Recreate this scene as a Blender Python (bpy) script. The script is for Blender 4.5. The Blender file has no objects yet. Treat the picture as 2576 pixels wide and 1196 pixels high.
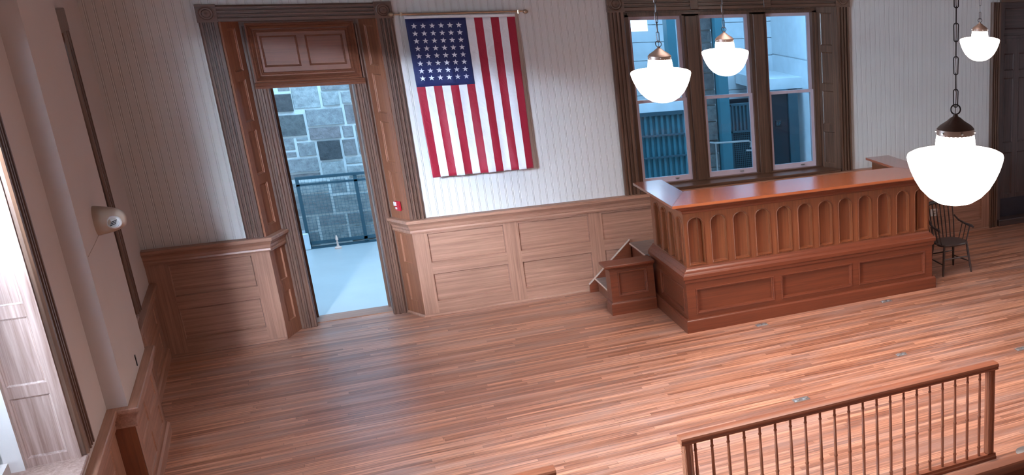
import bpy, math, random
from mathutils import Vector, Matrix
PI = math.pi
S = bpy.context.scene
COL = S.collection

# ------------------------------------------------------------------ camera
cam_d = bpy.data.cameras.new('camera')
cam = bpy.data.objects.new('camera', cam_d)
COL.objects.link(cam)
S.camera = cam
YAW, PITCH, ROLL, FPX, PX, PY = -0.56517, -0.3253, 0.00362, 2585.706, 2380.612, 767.608
fwd = Vector((-math.sin(YAW)*math.cos(PITCH), math.cos(YAW)*math.cos(PITCH), math.sin(PITCH)))
rgt = Vector((math.cos(YAW), math.sin(YAW), 0))
upv = rgt.cross(fwd)
r2 = rgt*math.cos(ROLL)+upv*math.sin(ROLL)
u2 = -rgt*math.sin(ROLL)+upv*math.cos(ROLL)
cam.matrix_world = Matrix(((r2.x, u2.x, -fwd.x, 1.4798), (r2.y, u2.y, -fwd.y, -12.7206), (r2.z, u2.z, -fwd.z, 3.9612), (0, 0, 0, 1)))
cam_d.sensor_fit = 'HORIZONTAL'
cam_d.sensor_width = 36
cam_d.lens = FPX*36/2576
cam_d.shift_x = (1288-PX)/2576
cam_d.shift_y = (PY-598)/2576
cam_d.clip_start = 0.05
cam_d.clip_end = 200

# ------------------------------------------------------------------ world, lights, exposure
w = bpy.data.worlds.new('world'); S.world = w; w.use_nodes = True
bg = w.node_tree.nodes['Background']
bg.inputs[0].default_value = (0.62, 0.80, 1.0, 1)
bg.inputs[1].default_value = 0.35
S.view_settings.view_transform = 'Standard'
S.view_settings.look = 'None'
S.view_settings.gamma = 1
S.view_settings.exposure = 0.0
S.view_settings.use_curve_mapping = False

def light(name, kind, loc, energy, color, size=None, size_y=None, look=None, radius=None, spread=None):
    d = bpy.data.lights.new(name, kind)
    d.energy = energy; d.color = color
    if kind == 'AREA':
        d.shape = 'RECTANGLE'; d.size = size; d.size_y = size_y
        if spread: d.spread = spread
    if radius is not None: d.shadow_soft_size = radius
    o = bpy.data.objects.new(name, d); COL.objects.link(o); o.location = loc
    if look is not None:
        o.rotation_euler = (Vector(look)-Vector(loc)).to_track_quat('-Z', 'Y').to_euler()
    return o

COOL = (0.60, 0.79, 1.0)
HALL = (0.30, 0.62, 1.0)
WARM = (1.0, 0.80, 0.72)
light('window_daylight_near', 'AREA', (-3.0, -14.5, 5.3), 520000, COOL, 5.0, 4.0, (2.2, 0.0, 1.0))
light('window_sky_near', 'AREA', (-0.85, -6.1, 2.6), 1350, COOL, 2.4, 2.0, (3.2, -4.2, 0.0))
light('window_daylight_far', 'AREA', (-0.75, -1.6, 2.3), 8, COOL, 0.9, 2.4, (1.0, -1.6, 1.0))
light('hall_skylight_left', 'AREA', (1.9, 2.4, 4.9), 380, HALL, 3.4, 2.4, (1.8, 2.6, 0))
light('hall_skylight_right', 'AREA', (7.6, 2.3, 4.9), 420, HALL, 6.0, 2.4, (7.6, 2.4, 0))
# added soft fill from the unseen right and rear sides, and the unseen pendants of the same rows
light('right_fill_light', 'AREA', (12.6, -6.0, 4.4), 30, (1.0, 0.88, 0.84), 6.5, 2.0, (5.5, -5.0, -1.5), spread=math.radians(100))  # unseen fill light added on the right to brighten the floor
light('ceiling_lamps', 'AREA', (5.2, -4.6, 5.1), 240, (1.0, 0.86, 0.78), 3.2, 2.0, (5.6, -4.8, 0), spread=math.radians(125))
light('rear_fill_light', 'AREA', (6.0, -15.4, 3.8), 30, (1.0, 0.88, 0.84), 6.0, 2.2, (5.0, -7.0, -1.5), spread=math.radians(110))  # unseen fill light added behind the camera
for i, p in enumerate([(7.4, -9.2, 3.1), (10.2, -3.9, 3.1), (7.4, -6.6, 3.1), (1.6, -9.2, 3.1)]):
    light('row_pendant_light_%d' % i, 'POINT', p, 9, WARM, radius=0.2)

# ------------------------------------------------------------------ materials
def srgb(r, g, b):
    f = lambda c: (c/255/12.92) if c/255 <= 0.04045 else ((c/255+0.055)/1.055)**2.4
    return (f(r), f(g), f(b), 1)

def new_mat(name):
    m = bpy.data.materials.new(name); m.use_nodes = True
    nt = m.node_tree; b = nt.nodes['Principled BSDF']
    return m, nt, b

def plain(name, col, rough=0.5, metal=0.0, noise=0.06, scale=6.0, coat=0.0, spec=0.5, bump=0.0, bscale=60):
    m, nt, b = new_mat(name)
    n = nt.nodes.new('ShaderNodeTexNoise'); n.inputs['Scale'].default_value = scale; n.inputs['Detail'].default_value = 4
    tc = nt.nodes.new('ShaderNodeTexCoord'); nt.links.new(tc.outputs['Object'], n.inputs['Vector'])
    r = nt.nodes.new('ShaderNodeValToRGB')
    r.color_ramp.elements[0].position = 0.3; r.color_ramp.elements[1].position = 0.7
    r.color_ramp.elements[0].color = [c*(1-noise) for c in col[:3]]+[1]
    r.color_ramp.elements[1].color = [min(1, c*(1+noise)) for c in col[:3]]+[1]
    nt.links.new(n.outputs['Fac'], r.inputs['Fac']); nt.links.new(r.outputs['Color'], b.inputs['Base Color'])
    b.inputs['Roughness'].default_value = rough; b.inputs['Metallic'].default_value = metal
    b.inputs['Coat Weight'].default_value = coat; b.inputs['Specular IOR Level'].default_value = spec
    if bump:
        n2 = nt.nodes.new('ShaderNodeTexNoise'); n2.inputs['Scale'].default_value = bscale; n2.inputs['Detail'].default_value = 3
        nt.links.new(tc.outputs['Object'], n2.inputs['Vector'])
        bp = nt.nodes.new('ShaderNodeBump'); bp.inputs['Strength'].default_value = bump; bp.inputs['Distance'].default_value = 0.01
        nt.links.new(n2.outputs['Fac'], bp.inputs['Height']); nt.links.new(bp.outputs['Normal'], b.inputs['Normal'])
    return m

def wood(name, dark, light_, axis='Z', rough=0.38, coat=0.25, mid=None, grain=1.0, contrast=1.0):
    m, nt, b = new_mat(name)
    tc = nt.nodes.new('ShaderNodeTexCoord')
    mp = nt.nodes.new('ShaderNodeMapping'); nt.links.new(tc.outputs['Object'], mp.inputs['Vector'])
    sc = [24.0*grain]*3; sc['XYZ'.index(axis)] = 0.6*grain
    mp.inputs['Scale'].default_value = sc
    n1 = nt.nodes.new('ShaderNodeTexNoise'); n1.inputs['Scale'].default_value = 1.6; n1.inputs['Detail'].default_value = 8; n1.inputs['Roughness'].default_value = 0.62; n1.inputs['Distortion'].default_value = 0.6
    nt.links.new(mp.outputs['Vector'], n1.inputs['Vector'])
    mp2 = nt.nodes.new('ShaderNodeMapping'); nt.links.new(tc.outputs['Object'], mp2.inputs['Vector'])
    sc2 = [90.0]*3; sc2['XYZ'.index(axis)] = 3.0
    mp2.inputs['Scale'].default_value = sc2
    n2 = nt.nodes.new('ShaderNodeTexNoise'); n2.inputs['Scale'].default_value = 1.0; n2.inputs['Detail'].default_value = 3
    nt.links.new(mp2.outputs['Vector'], n2.inputs['Vector'])
    n3 = nt.nodes.new('ShaderNodeTexNoise'); n3.inputs['Scale'].default_value = 1.3; n3.inputs['Detail'].default_value = 2
    nt.links.new(tc.outputs['Object'], n3.inputs['Vector'])
    a = nt.nodes.new('ShaderNodeMath'); a.operation = 'MULTIPLY_ADD'; a.inputs[1].default_value = 0.35
    nt.links.new(n2.outputs['Fac'], a.inputs[0]); nt.links.new(n1.outputs['Fac'], a.inputs[2])
    a2 = nt.nodes.new('ShaderNodeMath'); a2.operation = 'MULTIPLY_ADD'; a2.inputs[1].default_value = 0.2
    nt.links.new(n3.outputs['Fac'], a2.inputs[0]); nt.links.new(a.outputs[0], a2.inputs[2])
    r = nt.nodes.new('ShaderNodeValToRGB')
    e = r.color_ramp.elements
    e[0].position = 0.775-0.2/contrast; e[0].color = dark; e[1].position = 0.775+0.2/contrast; e[1].color = light_
    if mid:
        x = e.new(0.775); x.color = mid
    nt.links.new(a2.outputs[0], r.inputs['Fac']); nt.links.new(r.outputs['Color'], b.inputs['Base Color'])
    b.inputs['Roughness'].default_value = rough; b.inputs['Coat Weight'].default_value = coat; b.inputs['Coat Roughness'].default_value = 0.18
    bp = nt.nodes.new('ShaderNodeBump'); bp.inputs['Strength'].default_value = 0.12; bp.inputs['Distance'].default_value = 0.003
    nt.links.new(n2.outputs['Fac'], bp.inputs['Height']); nt.links.new(bp.outputs['Normal'], b.inputs['Normal'])
    return m

PANEL_D, PANEL_L = srgb(114, 76, 58), srgb(176, 128, 106)
M = {}
M['wains_x'] = wood('wainscot_oak_horizontal', PANEL_D, PANEL_L, 'X', 0.42, 0.2, contrast=0.6)
M['wains_z'] = wood('wainscot_oak_vertical', PANEL_D, PANEL_L, 'Z', 0.42, 0.2, contrast=0.6)
M['wains_y'] = wood('wainscot_oak_depth', PANEL_D, PANEL_L, 'Y', 0.42, 0.2, contrast=0.6)
M['case_z'] = wood('casing_oak_vertical', srgb(66, 42, 32), srgb(112, 74, 56), 'Z', 0.5, 0.1, contrast=0.7)
M['case_x'] = wood('casing_oak_horizontal', srgb(70, 44, 34), srgb(112, 76, 58), 'X', 0.5, 0.1, contrast=0.7)
M['door_x'] = wood('transom_oak', srgb(92, 50, 34), srgb(124, 72, 50), 'X', 0.5, 0.1, contrast=0.6)
M['door_z'] = wood('reveal_oak', srgb(106, 60, 42), srgb(148, 94, 68), 'Z', 0.5, 0.1, contrast=0.6)
M['win_z'] = wood('window_oak_vertical', srgb(66, 44, 34), srgb(112, 80, 62), 'Z', 0.38, 0.3)
M['win_x'] = wood('window_oak_horizontal', srgb(66, 44, 34), srgb(112, 80, 62), 'X', 0.35, 0.35)
M['bench_x'] = wood('bench_cherry_horizontal', srgb(86, 38, 22), srgb(120, 58, 34), 'X', 0.36, 0.22, contrast=0.6)
M['bench_y'] = wood('bench_cherry_depth', srgb(86, 38, 22), srgb(120, 58, 34), 'Y', 0.36, 0.22, contrast=0.6)
M['bench_z'] = wood('bench_cherry_vertical', srgb(92, 44, 24), srgb(134, 74, 44), 'Z', 0.3, 0.5, contrast=0.6)
M['top_x'] = wood('countertop_cherry', srgb(136, 64, 34), srgb(178, 100, 62), 'X', 0.16, 0.7, contrast=0.6)
M['top_y'] = wood('countertop_cherry_end', srgb(124, 62, 42), srgb(150, 84, 62), 'Y', 0.12, 0.9, contrast=0.6)
M['rail_x'] = wood('railing_cherry', srgb(112, 58, 36), srgb(150, 84, 54), 'X', 0.5, 0.06, contrast=0.6)
M['rail_z'] = wood('railing_cherry_upright', srgb(110, 60, 40), srgb(160, 98, 70), 'Z', 0.25, 0.5)
M['dark_chair'] = wood('chair_dark_stain', srgb(34, 24, 24), srgb(66, 50, 46), 'Z', 0.35, 0.4)
M['dark_door'] = wood('door_dark_stain', srgb(52, 38, 38), srgb(86, 66, 62), 'Z', 0.35, 0.4)
M['dark_door_x'] = wood('door_dark_stain_horizontal', srgb(52, 38, 38), srgb(86, 66, 62), 'X', 0.35, 0.4)
M['reveal_pale'] = wood('window_reveal_pale_oak', srgb(122, 90, 80), srgb(176, 146, 136), 'Z', 0.4, 0.3)  # paler oak for the left-wall window reveals and sills
M['sash'] = plain('sash_paint', srgb(196, 178, 188), 0.4, coat=0.2)
M['plaster'] = plain('left_wall_paint', srgb(196, 184, 180), 0.75, noise=0.03, scale=0.8)
M['black_metal'] = plain('blackened_metal', srgb(46, 38, 38), 0.35, 0.8)
M['bronze'] = plain('bronze_fitter', srgb(92, 72, 64), 0.42, 0.5)
M['brass'] = plain('brass_rod', srgb(176, 156, 134), 0.3, 0.9)
M['white_plastic'] = plain('white_plastic', srgb(212, 206, 204), 0.4)
M['beige_plastic'] = plain('beige_plastic', srgb(164, 142, 126), 0.45)
M['red_plastic'] = plain('red_plastic', srgb(178, 24, 44), 0.35)
M['steel'] = plain('brushed_steel', srgb(176, 172, 170), 0.35, 0.8)
M['teal'] = plain('teal_painted_steel', srgb(52, 104, 116), 0.5)
M['teal_dark'] = plain('dark_teal_steel', srgb(44, 74, 84), 0.5)
M['hall_white'] = plain('hall_white_panel', srgb(206, 212, 216), 0.4, coat=0.3)
M['hall_dark'] = plain('hall_dark_door', srgb(26, 34, 42), 0.4)
M['hall_floor'] = plain('hall_concrete', srgb(178, 176, 172), 0.42, noise=0.05, scale=2, coat=0.3)
M['mortar'] = plain('pale_mortar', srgb(226, 224, 218), 0.8, bump=0.4)
M['tread'] = wood('worn_lit_tread', srgb(104, 92, 88), srgb(138, 126, 122), 'X', 0.3, 0.4)  # worn wood, with the grey of its lit top put into the colour
M['nosing'] = plain('worn_lit_nosing', srgb(196, 172, 158), 0.5)  # worn step edges, with the light they catch put into the pale colour
M['kick'] = plain('kick_plate_metal', srgb(60, 58, 66), 0.3, 0.6)
M['ceil'] = plain('ceiling_paint', srgb(150, 138, 128), 0.8)
M['dark_grey'] = plain('dark_sign', srgb(16, 18, 24), 0.4)

def beadboard():
    m, nt, b = new_mat('white_beadboard')
    tc = nt.nodes.new('ShaderNodeTexCoord')
    sp = nt.nodes.new('ShaderNodeSeparateXYZ'); nt.links.new(tc.outputs['Object'], sp.inputs[0])
    mu = nt.nodes.new('ShaderNodeMath'); mu.operation = 'MULTIPLY'; mu.inputs[1].default_value = 1/0.075
    nt.links.new(sp.outputs['X'], mu.inputs[0])
    fr = nt.nodes.new('ShaderNodeMath'); fr.operation = 'FRACT'; nt.links.new(mu.outputs[0], fr.inputs[0])
    # height: groove beside a small bead
    r = nt.nodes.new('ShaderNodeValToRGB'); r.color_ramp.interpolation = 'EASE'
    e = r.color_ramp.elements
    e[0].position = 0.0; e[0].color = (0, 0, 0, 1); e[1].position = 0.10; e[1].color = (1, 1, 1, 1)
    for p, v in ((0.20, 0.1), (0.30, 0.9), (0.95, 0.9)):
        x = e.new(p); x.color = (v, v, v, 1)
    x = e.new(1.0); x.color = (0, 0, 0, 1)
    nt.links.new(fr.outputs[0], r.inputs['Fac'])
    bp = nt.nodes.new('ShaderNodeBump'); bp.inputs['Strength'].default_value = 0.75; bp.inputs['Distance'].default_value = 0.006
    nt.links.new(r.outputs['Color'], bp.inputs['Height']); nt.links.new(bp.outputs['Normal'], b.inputs['Normal'])
    n = nt.nodes.new('ShaderNodeTexNoise'); n.inputs['Scale'].default_value = 1.5
    nt.links.new(tc.outputs['Object'], n.inputs['Vector'])
    mx = nt.nodes.new('ShaderNodeMix'); mx.data_type = 'RGBA'
    mx.inputs[6].default_value = srgb(196, 189, 186); mx.inputs[7].default_value = srgb(208, 203, 200)
    nt.links.new(n.outputs['Fac'], mx.inputs[0])
    nt.links.new(mx.outputs[2], b.inputs['Base Color'])
    b.inputs['Roughness'].default_value = 0.55
    return m
M['bead'] = beadboard()

def floor_mat():
    m, nt, b = new_mat('strip_wood_floor')
    L = nt.links
    tc = nt.nodes.new('ShaderNodeTexCoord')
    br = nt.nodes.new('ShaderNodeTexBrick')
    sx = nt.nodes.new('ShaderNodeSeparateXYZ'); L.new(tc.outputs['Object'], sx.inputs[0])
    dv = nt.nodes.new('ShaderNodeMath'); dv.operation = 'DIVIDE'; dv.inputs[1].default_value = 0.05; L.new(sx.outputs['Y'], dv.inputs[0])
    fl_ = nt.nodes.new('ShaderNodeMath'); fl_.operation = 'FLOOR'; L.new(dv.outputs[0], fl_.inputs[0])
    wn = nt.nodes.new('ShaderNodeTexWhiteNoise'); wn.noise_dimensions = '1D'; L.new(fl_.outputs[0], wn.inputs['W'])
    ax = nt.nodes.new('ShaderNodeMath'); ax.operation = 'MULTIPLY_ADD'; ax.inputs[1].default_value = 7.3; L.new(wn.outputs['Value'], ax.inputs[0]); L.new(sx.outputs['X'], ax.inputs[2])
    cx_ = nt.nodes.new('ShaderNodeCombineXYZ'); L.new(ax.outputs[0], cx_.inputs[0]); L.new(sx.outputs['Y'], cx_.inputs[1])
    L.new(cx_.outputs[0], br.inputs['Vector'])
    br.offset = 0.0; br.offset_frequency = 2
    br.inputs['Scale'].default_value = 1.0; br.inputs['Brick Width'].default_value = 1.5; br.inputs['Row Height'].default_value = 0.050
    br.inputs['Mortar Size'].default_value = 0.0016; br.inputs['Mortar Smooth'].default_value = 0.3; br.inputs['Bias'].default_value = 0.0
    br.inputs['Color1'].default_value = srgb(154, 98, 74); br.inputs['Color2'].default_value = srgb(212, 150, 120); br.inputs['Mortar'].default_value = srgb(120, 80, 62)
    # warp x per row so that joints do not line up
    mp = nt.nodes.new('ShaderNodeMapping'); L.new(tc.outputs['Object'], mp.inputs['Vector']); mp.inputs['Scale'].default_value = (0.8, 30, 1)
    n = nt.nodes.new('ShaderNodeTexNoise'); n.inputs['Scale'].default_value = 1.5; n.inputs['Detail'].default_value = 7; n.inputs['Roughness'].default_value = 0.65
    L.new(mp.outputs['Vector'], n.inputs['Vector'])
    g = nt.nodes.new('ShaderNodeValToRGB'); g.color_ramp.elements[0].position = 0.34; g.color_ramp.elements[1].position = 0.6
    g.color_ramp.elements[0].color = srgb(146, 130, 128); g.color_ramp.elements[1].color = (1.05, 1.05, 1.05, 1)
    L.new(n.outputs['Fac'], g.inputs['Fac'])
    mul = nt.nodes.new('ShaderNodeMix'); mul.data_type = 'RGBA'; mul.blend_type = 'MULTIPLY'; mul.inputs[0].default_value = 0.9
    L.new(br.outputs['Color'], mul.inputs[6]); L.new(g.outputs['Color'], mul.inputs[7])
    # worn, greyed patches
    mp2 = nt.nodes.new('ShaderNodeMapping'); L.new(tc.outputs['Object'], mp2.inputs['Vector']); mp2.inputs['Scale'].default_value = (0.8, 4.5, 1)
    n2 = nt.nodes.new('ShaderNodeTexNoise'); n2.inputs['Scale'].default_value = 1.2; n2.inputs['Detail'].default_value = 6; n2.inputs['Roughness'].default_value = 0.6
    L.new(mp2.outputs['Vector'], n2.inputs['Vector'])
    g2 = nt.nodes.new('ShaderNodeValToRGB'); g2.color_ramp.elements[0].position = 0.46; g2.color_ramp.elements[1].position = 0.72
    g2.color_ramp.elements[0].color = (0, 0, 0, 1); g2.color_ramp.elements[1].color = (0.6, 0.6, 0.6, 1)
    L.new(n2.outputs['Fac'], g2.inputs['Fac'])
    wr = nt.nodes.new('ShaderNodeMix'); wr.data_type = 'RGBA'; wr.inputs[7].default_value = srgb(160, 134, 126)
    L.new(g2.outputs['Color'], wr.inputs[0]); L.new(mul.outputs[2], wr.inputs[6])
    L.new(wr.outputs[2], b.inputs['Base Color'])
    ro = nt.nodes.new('ShaderNodeMath'); ro.operation = 'MULTIPLY_ADD'; ro.inputs[1].default_value = 0.25; ro.inputs[2].default_value = 0.26
    L.new(n.outputs['Fac'], ro.inputs[0]); L.new(ro.outputs[0], b.inputs['Roughness'])
    b.inputs['Coat Weight'].default_value = 0.5; b.inputs['Coat Roughness'].default_value = 0.24
    bp = nt.nodes.new('ShaderNodeBump'); bp.inputs['Strength'].default_value = 0.25; bp.inputs['Distance'].default_value = 0.004
    L.new(n.outputs['Fac'], bp.inputs['Height']); L.new(bp.outputs['Normal'], b.inputs['Normal'])
    return m
M['floor'] = floor_mat()

def stone_mat(name='grey_ashlar_stone', f=1.0):
    m, nt, b = new_mat(name)
    L = nt.links
    ge = nt.nodes.new('ShaderNodeNewGeometry')
    tc = nt.nodes.new('ShaderNodeTexCoord')
    r = nt.nodes.new('ShaderNodeValToRGB'); L.new(ge.outputs['Random Per Island'], r.inputs['Fac'])
    e = r.color_ramp.elements
    e[0].color = srgb(138*f, 142*f, 144*f); e[1].color = srgb(192*f, 196*f, 192*f)
    for p, c in ((0.15, (156, 146, 144)), (0.3, (176, 180, 178)), (0.5, (150, 144, 142)), (0.7, (184, 182, 178))):
        x = e.new(p); x.color = srgb(*[q*f for q in c])
    n = nt.nodes.new('ShaderNodeTexNoise'); n.inputs['Scale'].default_value = 12; n.inputs['Detail'].default_value = 10; n.inputs['Roughness'].default_value = 0.7
    L.new(tc.outputs['Object'], n.inputs['Vector'])
    g = nt.nodes.new('ShaderNodeValToRGB'); g.color_ramp.elements[0].position = 0.3; g.color_ramp.elements[1].position = 0.7
    g.color_ramp.elements[0].color = (0.35, 0.33, 0.34, 1); g.color_ramp.elements[1].color = (1.15, 1.12, 1.1, 1)
    L.new(n.outputs['Fac'], g.inputs['Fac'])
    mx = nt.nodes.new('ShaderNodeMix'); mx.data_type = 'RGBA'; mx.blend_type = 'MULTIPLY'; mx.inputs[0].default_value = 0.8
    L.new(r.outputs['Color'], mx.inputs[6]); L.new(g.outputs['Color'], mx.inputs[7]); L.new(mx.outputs[2], b.inputs['Base Color'])
    bp = nt.nodes.new('ShaderNodeBump'); bp.inputs['Strength'].default_value = 1.0; bp.inputs['Distance'].default_value = 0.03
    L.new(n.outputs['Fac'], bp.inputs['Height']); L.new(bp.outputs['Normal'], b.inputs['Normal'])
    b.inputs['Roughness'].default_value = 0.8
    return m
M['stone'] = stone_mat()
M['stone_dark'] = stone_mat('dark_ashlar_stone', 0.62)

def emit(name, col, s):
    m, nt, b = new_mat(name)
    b.inputs['Base Color'].default_value = col; b.inputs['Emission Color'].default_value = col; b.inputs['Emission Strength'].default_value = s
    b.inputs['Roughness'].default_value = 0.3
    return m
M['globe'] = emit('opal_glass_lit', (1.0, 0.90, 0.84, 1), 7.0)
M['lit_window'] = emit('bright_daylight_pane', (0.72, 0.86, 1.0, 1), 2.2)

def glass():
    m, nt, b = new_mat('window_glass')
    nt.nodes.remove(b)
    out = nt.nodes['Material Output']
    t = nt.nodes.new('ShaderNodeBsdfTransparent'); t.inputs[0].default_value = (0.93, 0.97, 0.98, 1)
    g = nt.nodes.new('ShaderNodeBsdfGlossy'); g.inputs['Roughness'].default_value = 0.02; g.inputs[0].default_value = (0.9, 0.9, 0.9, 1)
    f = nt.nodes.new('ShaderNodeFresnel'); f.inputs[0].default_value = 1.5
    mx = nt.nodes.new('ShaderNodeMixShader')
    nt.links.new(f.outputs[0], mx.inputs[0]); nt.links.new(t.outputs[0], mx.inputs[1]); nt.links.new(g.outputs[0], mx.inputs[2])
    nt.links.new(mx.outputs[0], out.inputs[0])
    return m
M['glass'] = glass()

def fabric(name, c, spec=0.3):
    m, nt, b = new_mat(name)
    tc = nt.nodes.new('ShaderNodeTexCoord')
    n = nt.nodes.new('ShaderNodeTexNoise'); n.inputs['Scale'].default_value = 7; n.inputs['Detail'].default_value = 5; n.inputs['Distortion'].default_value = 0.8
    nt.links.new(tc.outputs['Object'], n.inputs['Vector'])
    bp = nt.nodes.new('ShaderNodeBump'); bp.inputs['Strength'].default_value = 0.5; bp.inputs['Distance'].default_value = 0.03
    nt.links.new(n.outputs['Fac'], bp.inputs['Height']); nt.links.new(bp.outputs['Normal'], b.inputs['Normal'])
    b.inputs['Base Color'].default_value = c; b.inputs['Roughness'].default_value = 0.55; b.inputs['Sheen Weight'].default_value = 0.3
    b.inputs['Specular IOR Level'].default_value = spec
    return m
M['flag_white'] = fabric('flag_white_nylon', srgb(222, 222, 228))
M['flag_red'] = fabric('flag_red_nylon', srgb(150, 14, 44))
M['flag_blue'] = fabric('flag_blue_nylon', srgb(20, 30, 84))

# ------------------------------------------------------------------ mesh helpers
class MB:
    def __init__(s): s.v = []; s.f = []; s.m = []
    def quad(s, a, b, c, d, mi=0):
        n = len(s.v); s.v += [tuple(a), tuple(b), tuple(c), tuple(d)]; s.f.append((n, n+1, n+2, n+3)); s.m.append(mi)
    def poly(s, pts, mi=0):
        n = len(s.v); s.v += [tuple(p) for p in pts]; s.f.append(tuple(range(n, n+len(pts)))); s.m.append(mi)
    def box(s, x0, y0, z0, x1, y1, z1, F=None, bev=0.0):
        F = F or (lambda x, y, z: (x, y, z))
        if bev:
            b = bev; n = len(s.v)
            vs = []
            for (zz, ins) in ((z0, b), (z0+b, 0), (z1-b, 0), (z1, b)):
                for (cx, cy, sx, sy) in ((x0, y0, 1, 1), (x1, y0, -1, 1), (x1, y1, -1, -1), (x0, y1, 1, -1)):
                    k = b if ins == 0 else b
                    if ins: vs += [(cx+sx*b, cy+sy*b, zz)]*2
                    else: vs += [(cx, cy+sy*b, zz), (cx+sx*b, cy, zz)] if (cx, cy) in ((x0, y0), (x1, y1)) else [(cx+sx*b, cy, zz), (cx, cy+sy*b, zz)]
            s.v += [F(*p) for p in vs]
            for k in range(3):
                for i in range(8):
                    j = (i+1) % 8
                    s.f.append((n+k*8+i, n+k*8+j, n+(k+1)*8+j, n+(k+1)*8+i)); s.m.append(0)
            s.f.append(tuple(n+i for i in (0, 6, 4, 2))); s.m.append(0)
            s.f.append(tuple(n+24+i for i in (0, 2, 4, 6))); s.m.append(0)
            return
        n = len(s.v)
        s.v += [F(*p) for p in ((x0, y0, z0), (x1, y0, z0), (x1, y1, z0), (x0, y1, z0), (x0, y0, z1), (x1, y0, z1), (x1, y1, z1), (x0, y1, z1))]
        for f in ((0, 3, 2, 1), (4, 5, 6, 7), (0, 1, 5, 4), (1, 2, 6, 5), (2, 3, 7, 6), (3, 0, 4, 7)):
            s.f.append(tuple(n+i for i in f)); s.m.append(0)
    def tube(s, pts, rad, seg=8, closed=False):
        pts = [Vector(p) for p in pts]
        if not isinstance(rad, (list, tuple)): rad = [rad]*len(pts)
        n = len(s.v); N = len(pts)
        prev = None
        for i, p in enumerate(pts):
            if closed: t = (pts[(i+1) % N]-pts[i-1]).normalized()
            else: t = (pts[min(i+1, N-1)]-pts[max(i-1, 0)]).normalized()
            if prev is None:
                a = Vector((0, 0, 1)) if abs(t.z) < 0.9 else Vector((1, 0, 0))
                x = t.cross(a).normalized()
            else:
                x = (prev-t*prev.dot(t)).normalized()
            prev = x; y = t.cross(x)
            for k in range(seg):
                a = 2*PI*k/seg
                s.v.append(tuple(p+(x*math.cos(a)+y*math.sin(a))*rad[i]))
        R = N if closed else N-1
        for i in range(R):
            for k in range(seg):
                a = n+i*seg+k; b = n+i*seg+(k+1) % seg; c = n+((i+1) % N)*seg+(k+1) % seg; d = n+((i+1) % N)*seg+k
                s.f.append((a, b, c, d)); s.m.append(0)
        if not closed:
            s.f.append(tuple(n+k for k in range(seg))[::-1]); s.m.append(0)
            s.f.append(tuple(n+(N-1)*seg+k for k in range(seg))); s.m.append(0)
    def lathe(s, prof, seg=24, F=None):
        F = F or (lambda x, y, z: (x, y, z))
        n = len(s.v); N = len(prof)
        for r, z in prof:
            for k in range(seg):
                a = 2*PI*k/seg; s.v.append(F(r*math.cos(a), r*math.sin(a), z))
        for i in range(N-1):
            for k in range(seg):
                s.f.append((n+i*seg+k, n+i*seg+(k+1) % seg, n+(i+1)*seg+(k+1) % seg, n+(i+1)*seg+k)); s.m.append(0)
        s.f.append(tuple(n+k for k in range(seg))[::-1]); s.m.append(0)
        s.f.append(tuple(n+(N-1)*seg+k for k in range(seg))); s.m.append(0)
    def sweep(s, path, prof, F, closed=False):
        """profile (o,h): o = offset to the right of the path, h = height; F(p,q,h) -> 3D"""
        P = [Vector(p) for p in path]; N = len(P); n = len(s.v); K = len(prof)
        for i in range(N):
            d0 = (P[i]-P[i-1]).normalized() if (i > 0 or closed) else None
            d1 = (P[(i+1) % N]-P[i]).normalized() if (i < N-1 or closed) else None
            if d0 is None: d0 = d1
            if d1 is None: d1 = d0
            n0 = Vector((d0.y, -d0.x)); n1 = Vector((d1.y, -d1.x))
            m = (n0+n1); m = m/max(0.2, m.dot(n0)) if m.length > 1e-6 else n0
            for o, h in prof:
                q = P[i]+m*o; s.v.append(tuple(F(q.x, q.y, h)))
        for i in range(N if closed else N-1):
            j = (i+1) % N
            for k in range(K):
                l = (k+1) % K
                s.f.append((n+i*K+k, n+i*K+l, n+j*K+l, n+j*K+k)); s.m.append(0)
        if not closed:
            s.f.append(tuple(n+k for k in range(K))); s.m.append(0)
            s.f.append(tuple(n+(N-1)*K+k for k in range(K))[::-1]); s.m.append(0)
    def panel(s, W, H, rects, F, d=0.018, t=0.03, bev=0.014, u0=0.0, v0=0.0, bead=0.0):
        """closed board (u,v,n) with sunk, bevelled rectangular panels; n=0 is the front, -t the back"""
        us = sorted(set([u0, W]+[r[0] for r in rects]+[r[2] for r in rects])); vs = sorted(set([v0, H]+[r[1] for r in rects]+[r[3] for r in rects]))
        for i in range(len(us)-1):
            for j in range(len(vs)-1):
                cu = (us[i]+us[i+1])/2; cv = (vs[j]+vs[j+1])/2
                if any(r[0] < cu < r[2] and r[1] < cv < r[3] for r in rects): continue
                s.quad(F(us[i], vs[j], 0), F(us[i+1], vs[j], 0), F(us[i+1], vs[j+1], 0), F(us[i], vs[j+1], 0), 0 if any(r[0] < cu < r[2] for r in rects) else 1)
        for a, b, c, e in rects:
            q = [(a, b), (c, b), (c, e), (a, e)]
            def ins(k): return [(a+k, b+k), (c-k, b+k), (c-k, e-k), (a+k, e-k)]
            rings = [(0, 0), (0.003, -0.006), (bev, -d*0.75), (bev+0.003, -d)]
            if bead: rings = [(0, 0), (0.002, bead), (0.009, bead*1.3), (0.015, bead), (0.018, -0.004), (0.018+bev*0.5, -0.008), (0.018+bev*0.5+0.002, -d)]
            for (k0, n0), (k1, n1) in zip(rings, rings[1:]):
                A = ins(k0); B = ins(k1)
                for i in range(4):
                    j = (i+1) % 4
                    s.quad(F(*A[i], n0), F(*A[j], n0), F(*B[j], n1), F(*B[i], n1))
            B = ins(rings[-1][0]); s.poly([F(*p, -d) for p in B])
        s.quad(F(u0, v0, -t), F(u0, H, -t), F(W, H, -t), F(W, v0, -t))
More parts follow.
